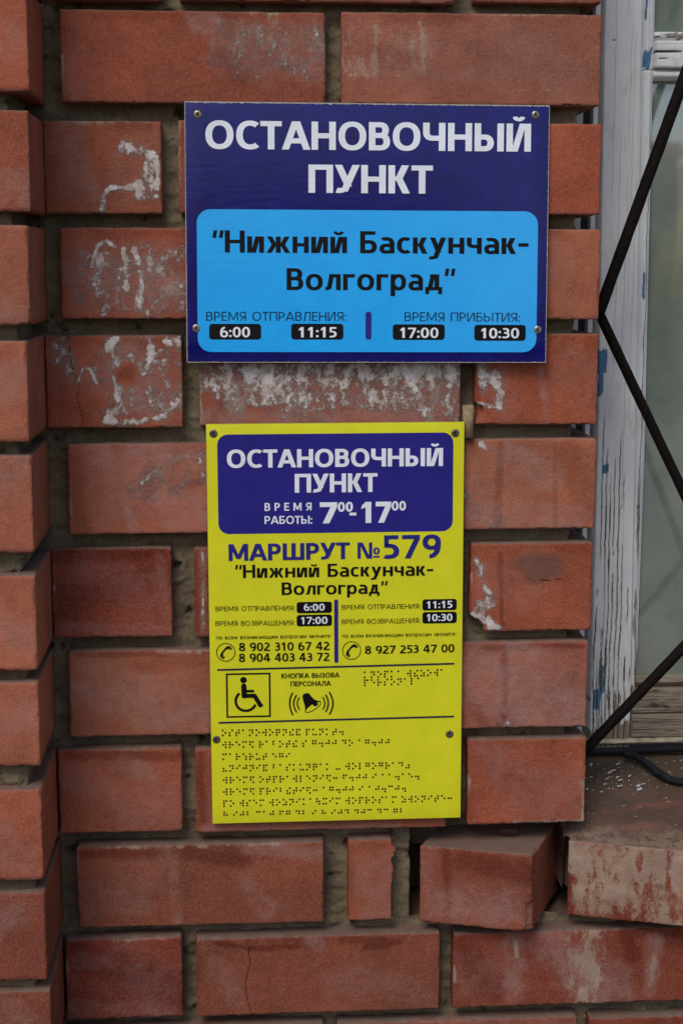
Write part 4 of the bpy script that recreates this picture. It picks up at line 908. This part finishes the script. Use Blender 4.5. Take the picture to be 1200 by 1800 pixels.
def glyph(c, S, T):
    """-> width, polygons"""
    low = c.islower(); h = .735 if low else 1.; u = c.upper(); k = S / .2
    W = lambda a, b_=None: a + (S - .2) * .9 * (1.0)
    if low: S, T = S * .97, T * .97
    if c == ' ': return .34, []
    if u == 'О': w_ = W(.92) if not low else W(.72); return w_, ring(w_ / 2, h / 2, w_ / 2, h / 2 + .012, 0, 360, S, T, 28)
    if u == 'С': w_ = W(.80) if not low else W(.60); return w_ * .93, ring(w_ * .57, h / 2, w_ * .57, h / 2 + .012, 52, 308, S, T, 18)
    if u == 'Т': w_ = W(.70) if not low else W(.60); return w_, bx(0, h - T, w_, h) + bx(w_ / 2 - S / 2, 0, w_ / 2 + S / 2, h - T)
    if u == 'А' and not low: w_ = W(.94); return w_, dg(0, 0, w_ / 2 - S * .62, 1, S * 1.06) + dg(w_ - S * 1.06, 0, w_ / 2 - S * .44, 1, S * 1.06) + bx(w_ * .24, .22, w_ * .76, .22 + T)
    if c == 'а': w_ = W(.62); return w_, bx(w_ - S, 0, w_, h * .62) + ring(w_ * .45, h * .60, w_ * .55, h * .41, 0, 128, S, T, 9) + ring(w_ * .45, h * .29, w_ * .45, h * .31, 60, 330, S, T * .95, 14) + bx(w_ * .45, h * .6 - T, w_ - S, h * .6)
    if u == 'Н': w_ = W(.80) if not low else W(.66); return w_, bx(0, 0, S, h) + bx(w_ - S, 0, w_, h) + bx(S, h / 2 - T / 2, w_ - S, h / 2 + T / 2)
    if u in 'ИЙ':
        w_ = W(.82) if not low else W(.68); g = bx(0, 0, S, h) + bx(w_ - S, 0, w_, h) + dg(S * .75, 0, w_ - S * 1.75, h, S)
        if u == 'Й': g += ring(w_ / 2, h + .27, .19 + S * .12, .19, 190, 350, T * .85, T * .72, 8)
        return w_, g
    if u == 'П': w_ = W(.80) if not low else W(.66); return w_, bx(0, 0, S, h) + bx(w_ - S, 0, w_, h) + bx(S, h - T, w_ - S, h)
    if u == 'Г': w_ = W(.58) if not low else W(.50); return w_, bx(0, 0, S, h) + bx(S, h - T, w_, h)
    if u == 'Е' and not low: w_ = W(.60); return w_, bx(0, 0, S, 1) + bx(S, 1 - T, w_, 1) + bx(S, 0, w_, T) + bx(S, .51 - T / 2, w_ * .93, .51 + T / 2)
    if c == 'е': w_ = W(.66); return w_, ring(w_ / 2, h / 2, w_ / 2, h / 2 + .012, 0, 312, S, T, 22) + bx(S * .8, h * .5 - T * .45, w_ * .96, h * .5 + T * .35)
    if u == 'В': 
        w_ = W(.70) if not low else W(.60); m_ = h * .53
        return w_, bx(0, 0, S, h) + half(S, m_ - T / 2, h, w_ * .94, S, T) + half(S, 0, m_ + T / 2, w_, S, T)
    if u == 'Б': w_ = W(.68); return w_, bx(0, 0, S, h) + bx(S, h - T, w_ * .9, h) + half(S, 0, h * .6, w_, S, T)
    if u == 'Р':
        w_ = W(.66)
        if low: return w_, bx(0, -.27, S, h) + ring(w_ * .52, h / 2, w_ * .48, h / 2 + .01, -150, 150, S, T, 18)
        return w_, bx(0, 0, S, 1) + half(S, .36, 1, w_, S, T)
    if u == 'Я': w_ = W(.70); g = [[(w_ - x, y) for x, y in q][::-1] for q in half(S, .38 * h, h, w_, S, T)]; return w_, bx(w_ - S, 0, w_, h) + g + dg(0, 0, w_ - S * 2.0, .42 * h, S * 1.05)
    if u == 'Л': w_ = W(.80) if not low else W(.66); return w_, bx(w_ - S, 0, w_, h) + bx(w_ * .26, h - T, w_ - S, h) + dg(w_ * .10, T * .4, w_ * .26, h - T * .5, S) + bx(w_ * .26, h - T, w_ * .26 + S, h) + ring(w_ * .05, T * 1.0, w_ * .05 + S, T * 1.0, -95, 0, S * .9, T, 5)
    if u == 'Д': w_ = W(.84) if not low else W(.72); return w_, bx(w_ * .82 - S, T, w_ * .82, h) + bx(w_ * .28, h - T, w_ * .82 - S, h) + dg(w_ * .15, T, w_ * .28, h - T, S) + bx(0, 0, w_, T) + bx(0, -.17, S * .85, 0) + bx(w_ - S * .85, -.17, w_, 0)
    if u == 'М': w_ = W(1.0) if not low else W(.84); return w_, bx(0, 0, S * .95, h) + bx(w_ - S * .95, 0, w_, h) + dg(w_ / 2 - S * .5, h * .12, S * .15, h, S) + dg(w_ / 2 - S * .5, h * .12, w_ - S * 1.15, h, S)
    if u == 'К': w_ = W(.70) if not low else W(.60); return w_, bx(0, 0, S, h) + dg(S, h * .52, w_ - S * 1.25, h, S * 1.12) + dg(w_ - S * 1.1, 0, S * .98, h * .55, S * 1.12) + bx(S, h * .45, S * 1.6, h * .60)
    if u == 'Ж': w_ = W(1.08) if not low else W(.96); x = w_ / 2; return w_, bx(x - S / 2, 0, x + S / 2, h) + dg(x + S * .3, h * .48, w_ - S * 1.15, h, S * 1.05) + dg(w_ - S * 1.05, 0, x + S * .3, h * .54, S * 1.05) + dg(x - S * 1.3, h * .48, .1 * S, h, S * 1.05) + dg(0, 0, x - S * 1.3, h * .54, S * 1.05)
    if u == 'У':
        w_ = W(.80) if not low else W(.66); b0 = 0 if not low else -.27
        bot = w_ * .20 if not low else w_ * .12
        return w_, dg(bot + S * .1, b0 + T * .3, w_ - S * 1.05, h, S * 1.1) + dg(w_ * .5 - S * .35, (.24 if not low else .06) * 1., 0, h, S * 1.08) + ring(bot - .03, b0 + T * 1.0, S + .07, T, -110, -5, S * .8, T, 5)
    if u == 'Ч': w_ = W(.74) if not low else W(.62); r_ = w_ * .42; return w_, bx(w_ - S, 0, w_, h) + bx(0, h * .66, S, h) + ring(r_, h * .66, r_, h * .30, 180, 270, S, T, 7) + bx(r_, h * .36, w_ - S, h * .36 + T)
    if u == 'Ы': w_ = W(.98); a = w_ * .66; return w_, bx(0, 0, S, h) + half(S, 0, h * .60, a, S, T) + bx(w_ - S, 0, w_, h)
    if u == 'Ь': w_ = W(.66); return w_, bx(0, 0, S, h) + half(S, 0, h * .60, w_, S, T)
    if u in 'ШЩ':
        w_ = W(1.12) if not low else W(.92); g = bx(0, T, S, h) + bx(w_ - S, T, w_, h) + bx(w_ / 2 - S / 2, T, w_ / 2 + S / 2, h)
        if u == 'Щ': return w_ + .1, g + bx(0, 0, w_ + .08, T) + bx(w_ + .08 - S * .8, -.17, w_ + .08, 0)
        return w_, g + bx(0, 0, w_, T)
    if u == 'Ю': w_ = W(1.1) if not low else W(.90); rx = w_ * .34; return w_, bx(0, 0, S, h) + bx(S, h / 2 - T / 2, w_ - 2 * rx + S * .5, h / 2 + T / 2) + ring(w_ - rx, h / 2, rx, h / 2 + .01, 0, 360, S, T, 24)
    if u in 'З3': w_ = W(.62) if not low else W(.54); m_ = h * .53; return w_, ring(w_ * .42, (h + m_ - T / 2) / 2, w_ * .52, (h - m_ + T / 2) / 2, -90, 135, S, T, 12) + ring(w_ * .42, (m_ + T / 2) / 2, w_ * .58, (m_ + T / 2) / 2, -138, 90, S, T, 12) + bx(w_ * .26, m_ - T / 2, w_ * .43, m_ + T / 2)
    if c == '0': w_ = W(.68); return w_, ring(w_ / 2, .5, w_ / 2, .51, 0, 360, S, T, 26)
    if c == '1': w_ = W(.62); x = w_ * .42; return w_, bx(x, 0, x + S, 1) + [[(x, 1), (x, .74), (x - w_ * .3, .66), (x - w_ * .3 + .02, .82)]]
    if c == '2': w_ = W(.66); return w_, ring(w_ * .45, .68, w_ * .50, .33, -25, 140, S, T, 12) + dg(.0, T, w_ * .93 - S * 1.2, .62, S * 1.25) + bx(0, 0, w_, T)
    if c == '4': w_ = W(.74); return w_, bx(w_ * .54, 0, w_ * .54 + S, 1) + bx(0, .22, w_, .22 + T) + dg(0, .22 + T * .8, w_ * .54 - S * .3, 1, S * .95)
    if c == '5': w_ = W(.62); return w_, bx(w_ * .1, 1 - T, w_ * .95, 1) + bx(w_ * .1, .48, w_ * .1 + S * .85, 1 - T) + ring(w_ * .38, .315, w_ * .62, .325, -120, 108, S, T, 13)
    if c == '6': w_ = W(.68); return w_, ring(w_ / 2, .32, w_ / 2, .33, 0, 360, S, T, 22) + ring(w_ * .62, .42, w_ * .62, .59, 90, 182, S, T, 9)
    if c == '9': w_ = W(.68); g = glyph('6', S, T)[1]; return w_, [[(w_ - x, 1 - y) for x, y in q] for q in g]
    if c == '7': w_ = W(.66); return w_, bx(0, 1 - T, w_, 1) + dg(w_ * .16, 0, w_ - S * 1.05, 1 - T, S * 1.05)
    if c == '8': w_ = W(.68); return w_, ring(w_ / 2, .275, w_ / 2, .285, 0, 360, S, T, 22) + ring(w_ / 2, .75, w_ * .45, .26, 0, 360, S * .95, T, 20)
    if c == ':': d_ = max(S * .95, .13); return d_, bx(0, .02, d_, .02 + d_) + bx(0, .52, d_, .52 + d_)
    if c == '-': return .3, bx(0, .3, .3, .3 + T)
    if c == '–': return .42, bx(0, .34, .42, .34 + T)
    if c in '“”': sl = .05; return .30 + S * .5, dg(0 + .0, .66, sl, 1, S * .72) + dg(.20 + S * .3, .66, .20 + S * .3 + sl, 1, S * .72)
    if c == '№': w_ = W(.82); return w_ + .42, glyph('Н', S, T)[1][:2] and (bx(0, 0, S * .9, 1) + bx(w_ - S * .9, 0, w_, 1) + dg(w_ - S * 1.5, 0, S * .4, 1, S * 1.05) + ring(w_ + .24, .47, .18, .22, 0, 360, S * .6, T * .6, 16) + bx(w_ + .07, .06, w_ + .41, .06 + T * .7))
    return .3, []
def lay(s_, S, T, track=0.):
    x = 0; out = []; first = True
    gap = .15 - (S - .1) * .5 + track
    for c in s_:
        w_, g = glyph(c, S, T)
        tight = {'А': -.05, 'Т': -.04, 'У': -.03}.get(c, 0)
        x += tight
        out += [[(px_ + x, py_) for px_, py_ in q] for q in g]
        x += w_ + gap + tight
    xs = [p[0] for q in out for p in q]
    return out, min(xs), max(xs)

def print_mesh(name, polys, mat, parent, y):
    V = []; F = []
    for i, q in enumerate(polys):
        n = len(V); yy = y - (i % 13) * .000006
        a = sum(q[k][0] * q[(k + 1) % len(q)][1] - q[(k + 1) % len(q)][0] * q[k][1] for k in range(len(q)))
        if a < 0: q = q[::-1]
        V += [(p[0] / 1000, yy, p[1] / 1000) for p in q]; F.append(list(range(n, n + len(q))))
    o = link(name, mesh(name, V, F), mat, parent)
    return o
def lettering(parent, row, mats, y=-.0003, track=0.):
    s_, x0, x1, b0, b1, cap, S, T, colr = row
    if cap < 6: S, T = S * 1.15, T * 1.15
    polys, a, b_ = lay(s_, S, T, track)
    k = (x1 - x0) / (b_ - a)
    P = [[(x0 + (px_ - a) * k, b0 + (b1 - b0) * (px_ - a) / (b_ - a) + py_ * cap) for px_, py_ in q] for q in polys]
    return print_mesh('lettering', P, mats[colr], parent, y)
def rrect(x0, z0, x1, z1, r_, n=8):
    P = []
    for cx_, cz_, a0 in ((x1 - r_, z1 - r_, 0), (x0 + r_, z1 - r_, 90), (x0 + r_, z0 + r_, 180), (x1 - r_, z0 + r_, 270)):
        for i in range(n + 1):
            a = R(a0 + 90 * i / n); P.append((cx_ + r_ * math.cos(a), cz_ + r_ * math.sin(a)))
    return P
def plate(parent, w_, h_, th, mat_face, mat_edge):
    V, F, N = gridbox((w_, th, h_), (.02, th, .02), .0004)
    me = mesh('plate', V, F)
    o = link('plate', me, [mat_edge, mat_face], parent)
    nn = np.zeros(len(me.polygons) * 3); me.polygons.foreach_get('normal', nn); nn = nn.reshape(-1, 3)
    me.polygons.foreach_set('material_index', (nn[:, 1] < -.97).astype(np.int32))
    o.location = (0, th / 2, 0)
    return o
ms = plain('screw_zinc', (.30, .27, .2), .4, metal=.85, var=.3, scale=500, dirt=((.08, .05, .03), .8))
msd = plain('screw_zinc_dull', (.13, .12, .10), .5, metal=.7, var=.4, scale=500, dirt=((.05, .035, .025), .8))
mcross = plain('screw_cross_shade_dirt', (.015, .012, .01), .95)  # cross slot coloured dark for shade as well as dirt
def screw(parent, x, z, rad, turn, mat):
    n = 34; V = []; g = np.linspace(-1, 1, n)
    X, Z = np.meshgrid(g, g, indexing='ij')
    rr = np.maximum(np.abs(X), np.abs(Z)); ln = np.hypot(X, Z) + 1e-9
    X2, Z2 = X * rr / ln, Z * rr / ln          # square to disc
    d_ = np.hypot(X2, Z2); hgt = .30 * np.sqrt(np.clip(1 - .9 * d_ ** 2, 0, 1)) - .07
    c_, s_ = math.cos(turn), math.sin(turn); a, b_ = X2 * c_ + Z2 * s_, -X2 * s_ + Z2 * c_
    wdt = .17 - .1 * d_
    cross = ((np.abs(a) < wdt) | (np.abs(b_) < wdt)) & (d_ < .62)
    hgt = hgt - cross * .28
    V = np.stack([X2.ravel() * rad, -hgt.ravel() * rad - .0002, Z2.ravel() * rad], 1)
    ids = np.arange(n * n).reshape(n, n)
    F = np.stack([ids[:-1, :-1], ids[1:, :-1], ids[1:, 1:], ids[:-1, 1:]], -1).reshape(-1, 4)
    me = mesh('screw', V, F)
    me.materials.append(mat); me.materials.append(mcross)
    cf = cross.ravel()[F].sum(1) >= 3
    me.polygons.foreach_set('material_index', cf.astype(np.int32))
    o = bpy.data.objects.new('screw', me); COL.objects.link(o); o.parent = parent
    o.location = (x / 1000, -.0004, z / 1000)
    return o

# materials of the print
SPK = (.45, .45, .5)
mats = {'r': vinyl('dark_rule_print', (.012, .011, .05), .35), 'w': vinyl('white_print', (.78, .83, .93), .35), 'k': vinyl('black_print', (.004, .0035, .005), .4, .2, .0002, .2), 'b': vinyl('blue_print', (.018, .016, .21), .3)}
m_navy = vinyl('navy_laminate', (.005, .0055, .135), .14, .2, .00010, .42, SPK)
m_sky = vinyl('light_blue_laminate', (.018, .41, 1.0), .17, .05, .00018, .6)
m_yel = vinyl('yellow_plastic', (.68, .68, .015), .40, .04, .00015, .4, (.38, .36, .10))
m_yb = vinyl('blue_on_yellow', (.018, .014, .215), .36, .1, .0001, .4)
m_edge = plain('cut_plastic_edge', (.38, .37, .35), .7, var=.4, scale=700)
m_yedge = plain('yellow_plastic_edge', (.42, .43, .03), .6, var=.2, scale=500)

# ---- blue sign
w_, h_, cx_, cz_, rx_, ry_, rz_, y_ = BLUE
bs = empty('blue_sign', (cx_, y_, cz_), (rx_, ry_, rz_))
tag(bs, 'wide blue stopping point sign with light blue timetable panel screwed to the bricks', 'sign')
plate(bs, w_, h_, .003, m_navy, m_edge)
# scuffed pale rim where the laminate has worn off
V = []; F = []; rr_ = random.Random(3)
def rim(ax0, az0, ax1, az1, nx_, nz_, wd):
    n = 260; L_ = math.hypot(ax1 - ax0, az1 - az0)
    pts = []
    for i in range(n + 1):
        t_ = i / n; ww = wd * (.55 + .8 * rr_.random() * rr_.random())
        x, z = ax0 + (ax1 - ax0) * t_, az0 + (az1 - az0) * t_
        pts.append(((x, z), (x - nx_ * ww, z - nz_ * ww)))
    return [[pts[i][0], pts[i][1], pts[i + 1][1], pts[i + 1][0]] for i in range(n)]
hw, hh = w_ * 500 - .1, h_ * 500 - .1
print_mesh('worn_rim', rim(-hw, hh, hw, hh, 0, 1, 1.5) + rim(-hw, -hh, hw, -hh, 0, -1, .8) + rim(-hw, -hh, -hw, hh, -1, 0, .9) + rim(hw, -hh, hw, hh, 1, 0, .8), m_edge, bs, -.0001)
x0, z0, x1, z1 = BP[0]
print_mesh('panel', [rrect(x0, z0, x1, z1, 13)], m_sky, bs, -.00015)
for q in BK: print_mesh('time_box', [rrect(*q, 3.2)], mats['k'], bs, -.0003).location.y = 0
for q in BB: print_mesh('divider', [rrect(*q, 2.6)], m_yb, bs, -.0003)
for row in BT: lettering(bs, row, mats, -.00045 if row[8] == 'w' else -.0003)
for i, (x, z) in enumerate(BS): screw(bs, x, z, .0037, .6 + i * 1.3, ms)

# ---- yellow sign
w_, h_, cx_, cz_, rx_, ry_, rz_, y_ = YEL
ys = empty('yellow_sign', (cx_, y_, cz_), (rx_, ry_, rz_))
tag(ys, 'tall yellow route sign with blue heading panel and braille rows below the blue sign', 'sign')
plate(ys, w_, h_, .003, m_yel, m_yedge)
x0, z0, x1, z1 = YP[0]
print_mesh('panel', [rrect(x0, z0, x1, z1, 10.5)], m_yb, ys, -.00015)
for q in YK: print_mesh('time_box', [rrect(*q, 2.6)], mats['k'], ys, -.0003)
for q in YB: print_mesh('divider', [rrect(*q, 1.9)], m_yb, ys, -.0003)
for xa, za, xb, zb, mt_ in ((-119.4, -42.9, 118.8, -41.0, 'r'), (-119.0, -97.6, 119.0, -96.2, 'r')):
    print_mesh('rule', [[(xa, za - .95), (xb, zb - .95), (xb, zb + .95), (xa, za + .95)]], mats[mt_], ys, -.0003)
for row in YT: lettering(ys, row, mats, -.00045, -.03 if row[0].startswith('8 9') else 0.)
for i, (x, z) in enumerate(YS): screw(ys, x, z, .0039, .3 + i * 1.1, msd)

def ringP(cx_, cz_, r_, t_, a0=0, a1=360, n=40): return ring(cx_, cz_, r_, r_, a0, a1, t_, t_, n, 2.0)
def disc(cx_, cz_, r_, n=20, ry=None, rot=0.):
    ry = ry or r_; c_, s_ = math.cos(rot), math.sin(rot)
    return [[(cx_ + r_ * math.cos(a) * c_ - ry * math.sin(a) * s_, cz_ + r_ * math.cos(a) * s_ + ry * math.sin(a) * c_) for a in [2 * math.pi * i / n for i in range(n)]]]
def capsule(ax_, az_, bx_, bz_, t_):
    dx, dz = bx_ - ax_, bz_ - az_; L_ = math.hypot(dx, dz); nx_, nz_ = -dz / L_ * t_ / 2, dx / L_ * t_ / 2
    return [[(ax_ + nx_, az_ + nz_), (ax_ - nx_, az_ - nz_), (bx_ - nx_, bz_ - nz_), (bx_ + nx_, bz_ + nz_)]] + disc(ax_, az_, t_ / 2, 12) + disc(bx_, bz_, t_ / 2, 12)
# handset in a circle
for k_, (cx_, cz_) in enumerate(YC):
    P = ringP(cx_, cz_, 9.5, .75)
    for part_ in PHONE: P.append([(cx_ + a, cz_ + b_) for a, b_ in part_])
    print_mesh('phone_symbol', P, mats['k'], ys, -.0003)
# wheelchair symbol
x0, z0, x1, z1 = YW[0]; t_ = 1.7
P = bx(x0, z0, x1, z0 + t_) + bx(x0, z1 - t_, x1, z1) + bx(x0, z0 + t_, x0 + t_, z1 - t_) + bx(x1 - t_, z0 + t_, x1, z1 - t_)
fx = lambda a: x0 + (a - 97) / 206 * (x1 - x0)
fz = lambda a: z1 - (a - 88) / 199 * (z1 - z0)
P += disc(fx(178), fz(119), 3.3, 20) + capsule(fx(179), fz(146), fx(181), fz(190), 5.4) + capsule(fx(180), fz(169), fx(222), fz(169), 2.7) + capsule(fx(183), fz(190), fx(228), fz(190), 4.3) + capsule(fx(228), fz(190), fx(255), fz(234), 4.4) + capsule(fx(255), fz(236), fx(262), fz(233), 2.6)
cxw, czw = fx(188), fz(213)
P += ringP(cxw, czw, 11.5, 2.6, 128, 338, 30)
print_mesh('wheelchair_symbol', P, mats['k'], ys, -.0003)
# bell with sound waves
P = [list(BELL['body'])]
for a, m_, b_, wd in BELL['waves']:
    q = [((1 - t_) ** 2 * a[0] + 2 * t_ * (1 - t_) * m_[0] + t_ ** 2 * b_[0], (1 - t_) ** 2 * a[1] + 2 * t_ * (1 - t_) * m_[1] + t_ ** 2 * b_[1]) for t_ in [k / 8 for k in range(9)]]
    for c_, d_ in zip(q[:-1], q[1:]): P += capsule(*c_, *d_, wd)
mc_, ma, mb, mang = BELL['mouth']
print_mesh('bell_symbol', P + disc(*mc_, ma, 30, mb, mang), mats['k'], ys, -.0003)
print_mesh('bell_mouth', disc(*mc_, ma - .95, 30, mb - .85, mang), m_yel, ys, -.0004)
print_mesh('bell_clapper', disc(*BELL['clapper'], 2.6, 18, 2.0, .3), mats['k'], ys, -.0005)

# braille rows: real domes
BR = dict(zip('АБВГДЕЖЗИЙКЛМНОПРСТУФХЦЧШЩЪЫЬЭЮЯ', ['1', '12', '2456', '1245', '145', '15', '245', '1356', '24', '12346', '13', '123', '134', '1345', '135', '1234', '1235', '234', '2345', '136', '124', '125', '14', '12345', '156', '1346', '12356', '2346', '23456', '246', '1256', '1246']))
BR.update({'#': '3456', '-': '36', ' ': '', '1': '1', '2': '12', '3': '14', '4': '145', '5': '15', '6': '124', '7': '1245', '8': '125', '9': '24'})
BR['Ъ'] = '245'
V = []; F = []
def dome(x, z, r_):
    n = len(V); s_ = 8
    for (rr_, yy) in ((1, 0), (.75, .35), (.35, .5)):
        for k in range(s_): V.append(((x + r_ * rr_ * math.cos(2 * math.pi * k / s_)) / 1000, -.0001 - yy * r_ / 1000, (z + r_ * rr_ * math.sin(2 * math.pi * k / s_)) / 1000))
    for j in range(2):
        for k in range(s_): F.append([n + j * s_ + k, n + j * s_ + (k + 1) % s_, n + (j + 1) * s_ + (k + 1) % s_, n + (j + 1) * s_ + k])
    F.append([n + 2 * s_ + k for k in range(s_)])
BR.update({'.': '256', ':': '25', '«': '236', '»': '356', '0': '245'})
for (s_, xa, za, xb, zb) in YR:
    pos = []; u_ = 0
    for c in s_:
        if c == ' ': u_ += .45; continue
        pos.append((c, u_)); u_ += 1
    tot = pos[-1][1]
    V = []; F = []
    for c, u_ in pos:
        x = xa + (xb - xa) * u_ / tot; z = za + (zb - za) * u_ / tot
        for d_ in BR[c]:
            d_ = int(d_) - 1; dome(x + (d_ // 3) * 2.65, z - (d_ % 3) * 2.65, 1.06)
    link('braille_row', mesh('braille_row', V, F, True), mats['k'], ys)

# ---------------------------------------------------------------- the place in front of the wall (seen only in reflections; house and grass bank added for them)
mg, t, p = newmat('dusty_yard_ground'); b = NB(t); v = coords(b, False)
b.l(b.mix(b.ramp(b.noise(v, .8, 5, .6), .35, .65), (.12, .105, .085), (.2, .18, .145)), p.inputs['Base Color']); p.inputs['Roughness'].default_value = .95
V = [(-150, -150, -1.75), (150, -150, -1.75), (150, 150, -1.75), (-150, 150, -1.75)]
g = link('ground', mesh('ground', V, [[0, 1, 2, 3]]), mg); tag(g, kind='structure')
mleaf = plain('autumn_leaf', (.42, .33, .09), .6, var=.3, scale=2)
def translucent(m_, col, f):
    b = NB(m_.node_tree); o_ = m_.node_tree.nodes['Material Output']; p_ = m_.node_tree.nodes['Principled BSDF']
    tr_ = b.n('ShaderNodeBsdfTranslucent'); tr_.inputs[0].default_value = (*col, 1)
    mx_ = b.n('ShaderNodeMixShader'); mx_.inputs[0].default_value = f
    b.l(p_.outputs[0], mx_.inputs[1]); b.l(tr_.outputs[0], mx_.inputs[2]); b.l(mx_.outputs[0], o_.inputs['Surface'])
translucent(mleaf, (.75, .62, .25), .7)
mbark = plain('tree_bark', (.1, .08, .06), .9)
def tree(loc, s_, label, base=None):
    t_ = empty('autumn_tree', loc); tag(t_, label, 'tree', 'trees across the yard')
    if base:
        for ch in base.children:
            c_ = ch.copy(); COL.objects.link(c_); c_.parent = t_
        t_.scale = (s_, s_, s_); t_.rotation_euler = (0, 0, s_ * 5); return t_
    V = []; F = []
    def limb(a, b_, r0, r1):
        n = len(V); a, b_ = Vector(a), Vector(b_)
        for c_, r_ in ((a, r0), (b_, r1)):
            for k in range(7): V.append((c_.x + r_ * math.cos(k * .898), c_.y + r_ * math.sin(k * .898), c_.z))
        for k in range(7): F.append([n + k, n + (k + 1) % 7, n + 7 + (k + 1) % 7, n + 7 + k])
    limb((0, 0, 0), (.1, 0, .8), .12, .09); r_ = random.Random(5); tips = []
    for i in range(9):
        a = i * .7; e_ = (1.3 * math.cos(a) * r_.uniform(.5, 1), 1.3 * math.sin(a) * r_.uniform(.5, 1), r_.uniform(.9, 2.4)); limb((.1, 0, .6 + i * .02), e_, .05, .015); tips.append(e_)
    link('trunk', mesh('trunk', V, F), mbark, t_)
    N_ = 9000; rn = np.random.RandomState(2); tp = np.array(tips)[rn.randint(0, 9, N_)]
    c_ = tp + rn.normal(0, .3, (N_, 3)); q = rn.normal(0, 1, (N_, 2, 3)); q /= np.linalg.norm(q, axis=2, keepdims=True); q *= .07
    Vv = np.stack([c_ - q[:, 0], c_ + q[:, 1], c_ + q[:, 0], c_ - q[:, 1]], 1).reshape(-1, 3)
    link('crown', mesh('crown', Vv, np.arange(N_ * 4).reshape(-1, 4)), mleaf, t_)
    return t_
T0 = tree((6.4, -17, -1.75), .62, 'small yellow leaved tree nearest to the building')
tree((2.2, -18, -1.75), .6, 'low yellow tree set back in the yard', T0)
tree((9.2, -18, -1.75), .8, 'broad yellow tree farther along the yard', T0)
tree((-3.5, -17, -1.75), 1.1, 'tall yellow tree opposite the signs', T0)
tree((-9, -19, -1.75), 1.1, 'yellow tree at the far end of the yard', T0)
mgreen = plain('green_leaf', (.10, .14, .05), .6, var=.4, scale=3); translucent(mgreen, (.16, .22, .06), .5)
def shrub(loc, s_, label, base=None):
    t_ = empty('green_shrub', loc); tag(t_, label, 'shrub', 'green shrubs across the yard'); t_.scale = (s_, s_, s_)
    if base:
        for ch in base.children:
            c_ = ch.copy(); COL.objects.link(c_); c_.parent = t_
        return t_
    rn = np.random.RandomState(7); N_ = 5000
    c_ = rn.normal(0, 1, (N_, 3)); c_ /= np.linalg.norm(c_, axis=1, keepdims=True); c_ *= rn.uniform(.2, 1, (N_, 1)) ** .4 * [1.2, .7, .75]; c_[:, 2] = np.abs(c_[:, 2]) * 1.6
    q = rn.normal(0, 1, (N_, 2, 3)); q /= np.linalg.norm(q, axis=2, keepdims=True); q *= .05
    Vv = np.stack([c_ - q[:, 0], c_ + q[:, 1], c_ + q[:, 0], c_ - q[:, 1]], 1).reshape(-1, 3)
    link('foliage', mesh('foliage', Vv, np.arange(N_ * 4).reshape(-1, 4)), mgreen, t_)
    return t_
S0 = shrub((3.4, -14.2, -1.75), 1.1, 'round green shrub in front of the nearest yellow tree')
for x_, y_, k_, lb in ((5.3, -14.6, 1.0, 'green shrub to the right of the round shrub'), (1.4, -14.8, 1.05, 'green shrub to the left of the round shrub'), (7.4, -15, 1.1, 'green shrub below the broad yellow tree'), (-3, -15, 1.2, 'green shrub opposite the signs')):
    shrub((x_, y_, -1.75), k_, lb, S0)

bd = empty('reflection_house', (-.5, -24, -1.75)); tag(bd, 'unseen brown house with a dull red roof, added for reflection in the blue sign', 'house')  # unseen house added for the red-brown sheen it reflects in the blue sign
def hb(name, x0, x1, y0, y1, z0, z1, mat):  # parts of the unseen added house
    V, F, N = gridbox((x1 - x0, y1 - y0, z1 - z0), (3, 3, 2), .02)
    o = link(name, mesh(name, V, F), mat, bd); o.location = ((x0 + x1) / 2, (y0 + y1) / 2, (z0 + z1) / 2); return o
hb('wall', -7, 3.6, -4, 0, 0, 3.9, plain('reflection_brown_render', (.16, .10, .075), .9))
V = [(-7.4, .5, 3.85), (4, .5, 3.85), (4, -4.5, 3.85), (-7.4, -4.5, 3.85), (-7.4, -2, 5.4), (4, -2, 5.4)]
link('roof', mesh('roof', V, [[0, 1, 5, 4], [2, 3, 4, 5], [1, 2, 5], [3, 0, 4], [3, 2, 1, 0]]), plain('reflection_red_roof_sheet', (.36, .07, .09), .7), bd)  # roof of the unseen added house
gl = plain('dark_window', (.03, .035, .04), .2)
for x in (-5.5, -2.5, .5): hb('window', x, x + 1.1, -.02, .03, 1.3, 2.7, gl)  # windows of the unseen added house

mb = plain('reflection_dry_grass', (.50, .41, .2), .95, var=.35, scale=1.2, dirt=((.2, .2, .09), .6))  # unseen grass bank added so the panes reflect a brighter yellow
nx, nz = 60, 24
X, T = np.meshgrid(np.linspace(-60, 70, nx), np.linspace(0, 1, nz), indexing='ij')
P = np.stack([X.ravel(), T.ravel() * 3, X.ravel() * 0], 1)
Zb = -1.75 - .05 + 4.7 * T.ravel() ** 1.1 + (fbm(P, .25, 4, 3) - .5) * .7 * T.ravel()
ids = np.arange(nx * nz).reshape(nx, nz)
hl = link('reflection_bank', mesh('reflection_bank', np.stack([X.ravel(), -29 - 18 * T.ravel(), Zb], 1), np.stack([ids[:-1, :-1], ids[:-1, 1:], ids[1:, 1:], ids[1:, :-1]], -1).reshape(-1, 4), True), mb)
tag(hl, kind='structure')
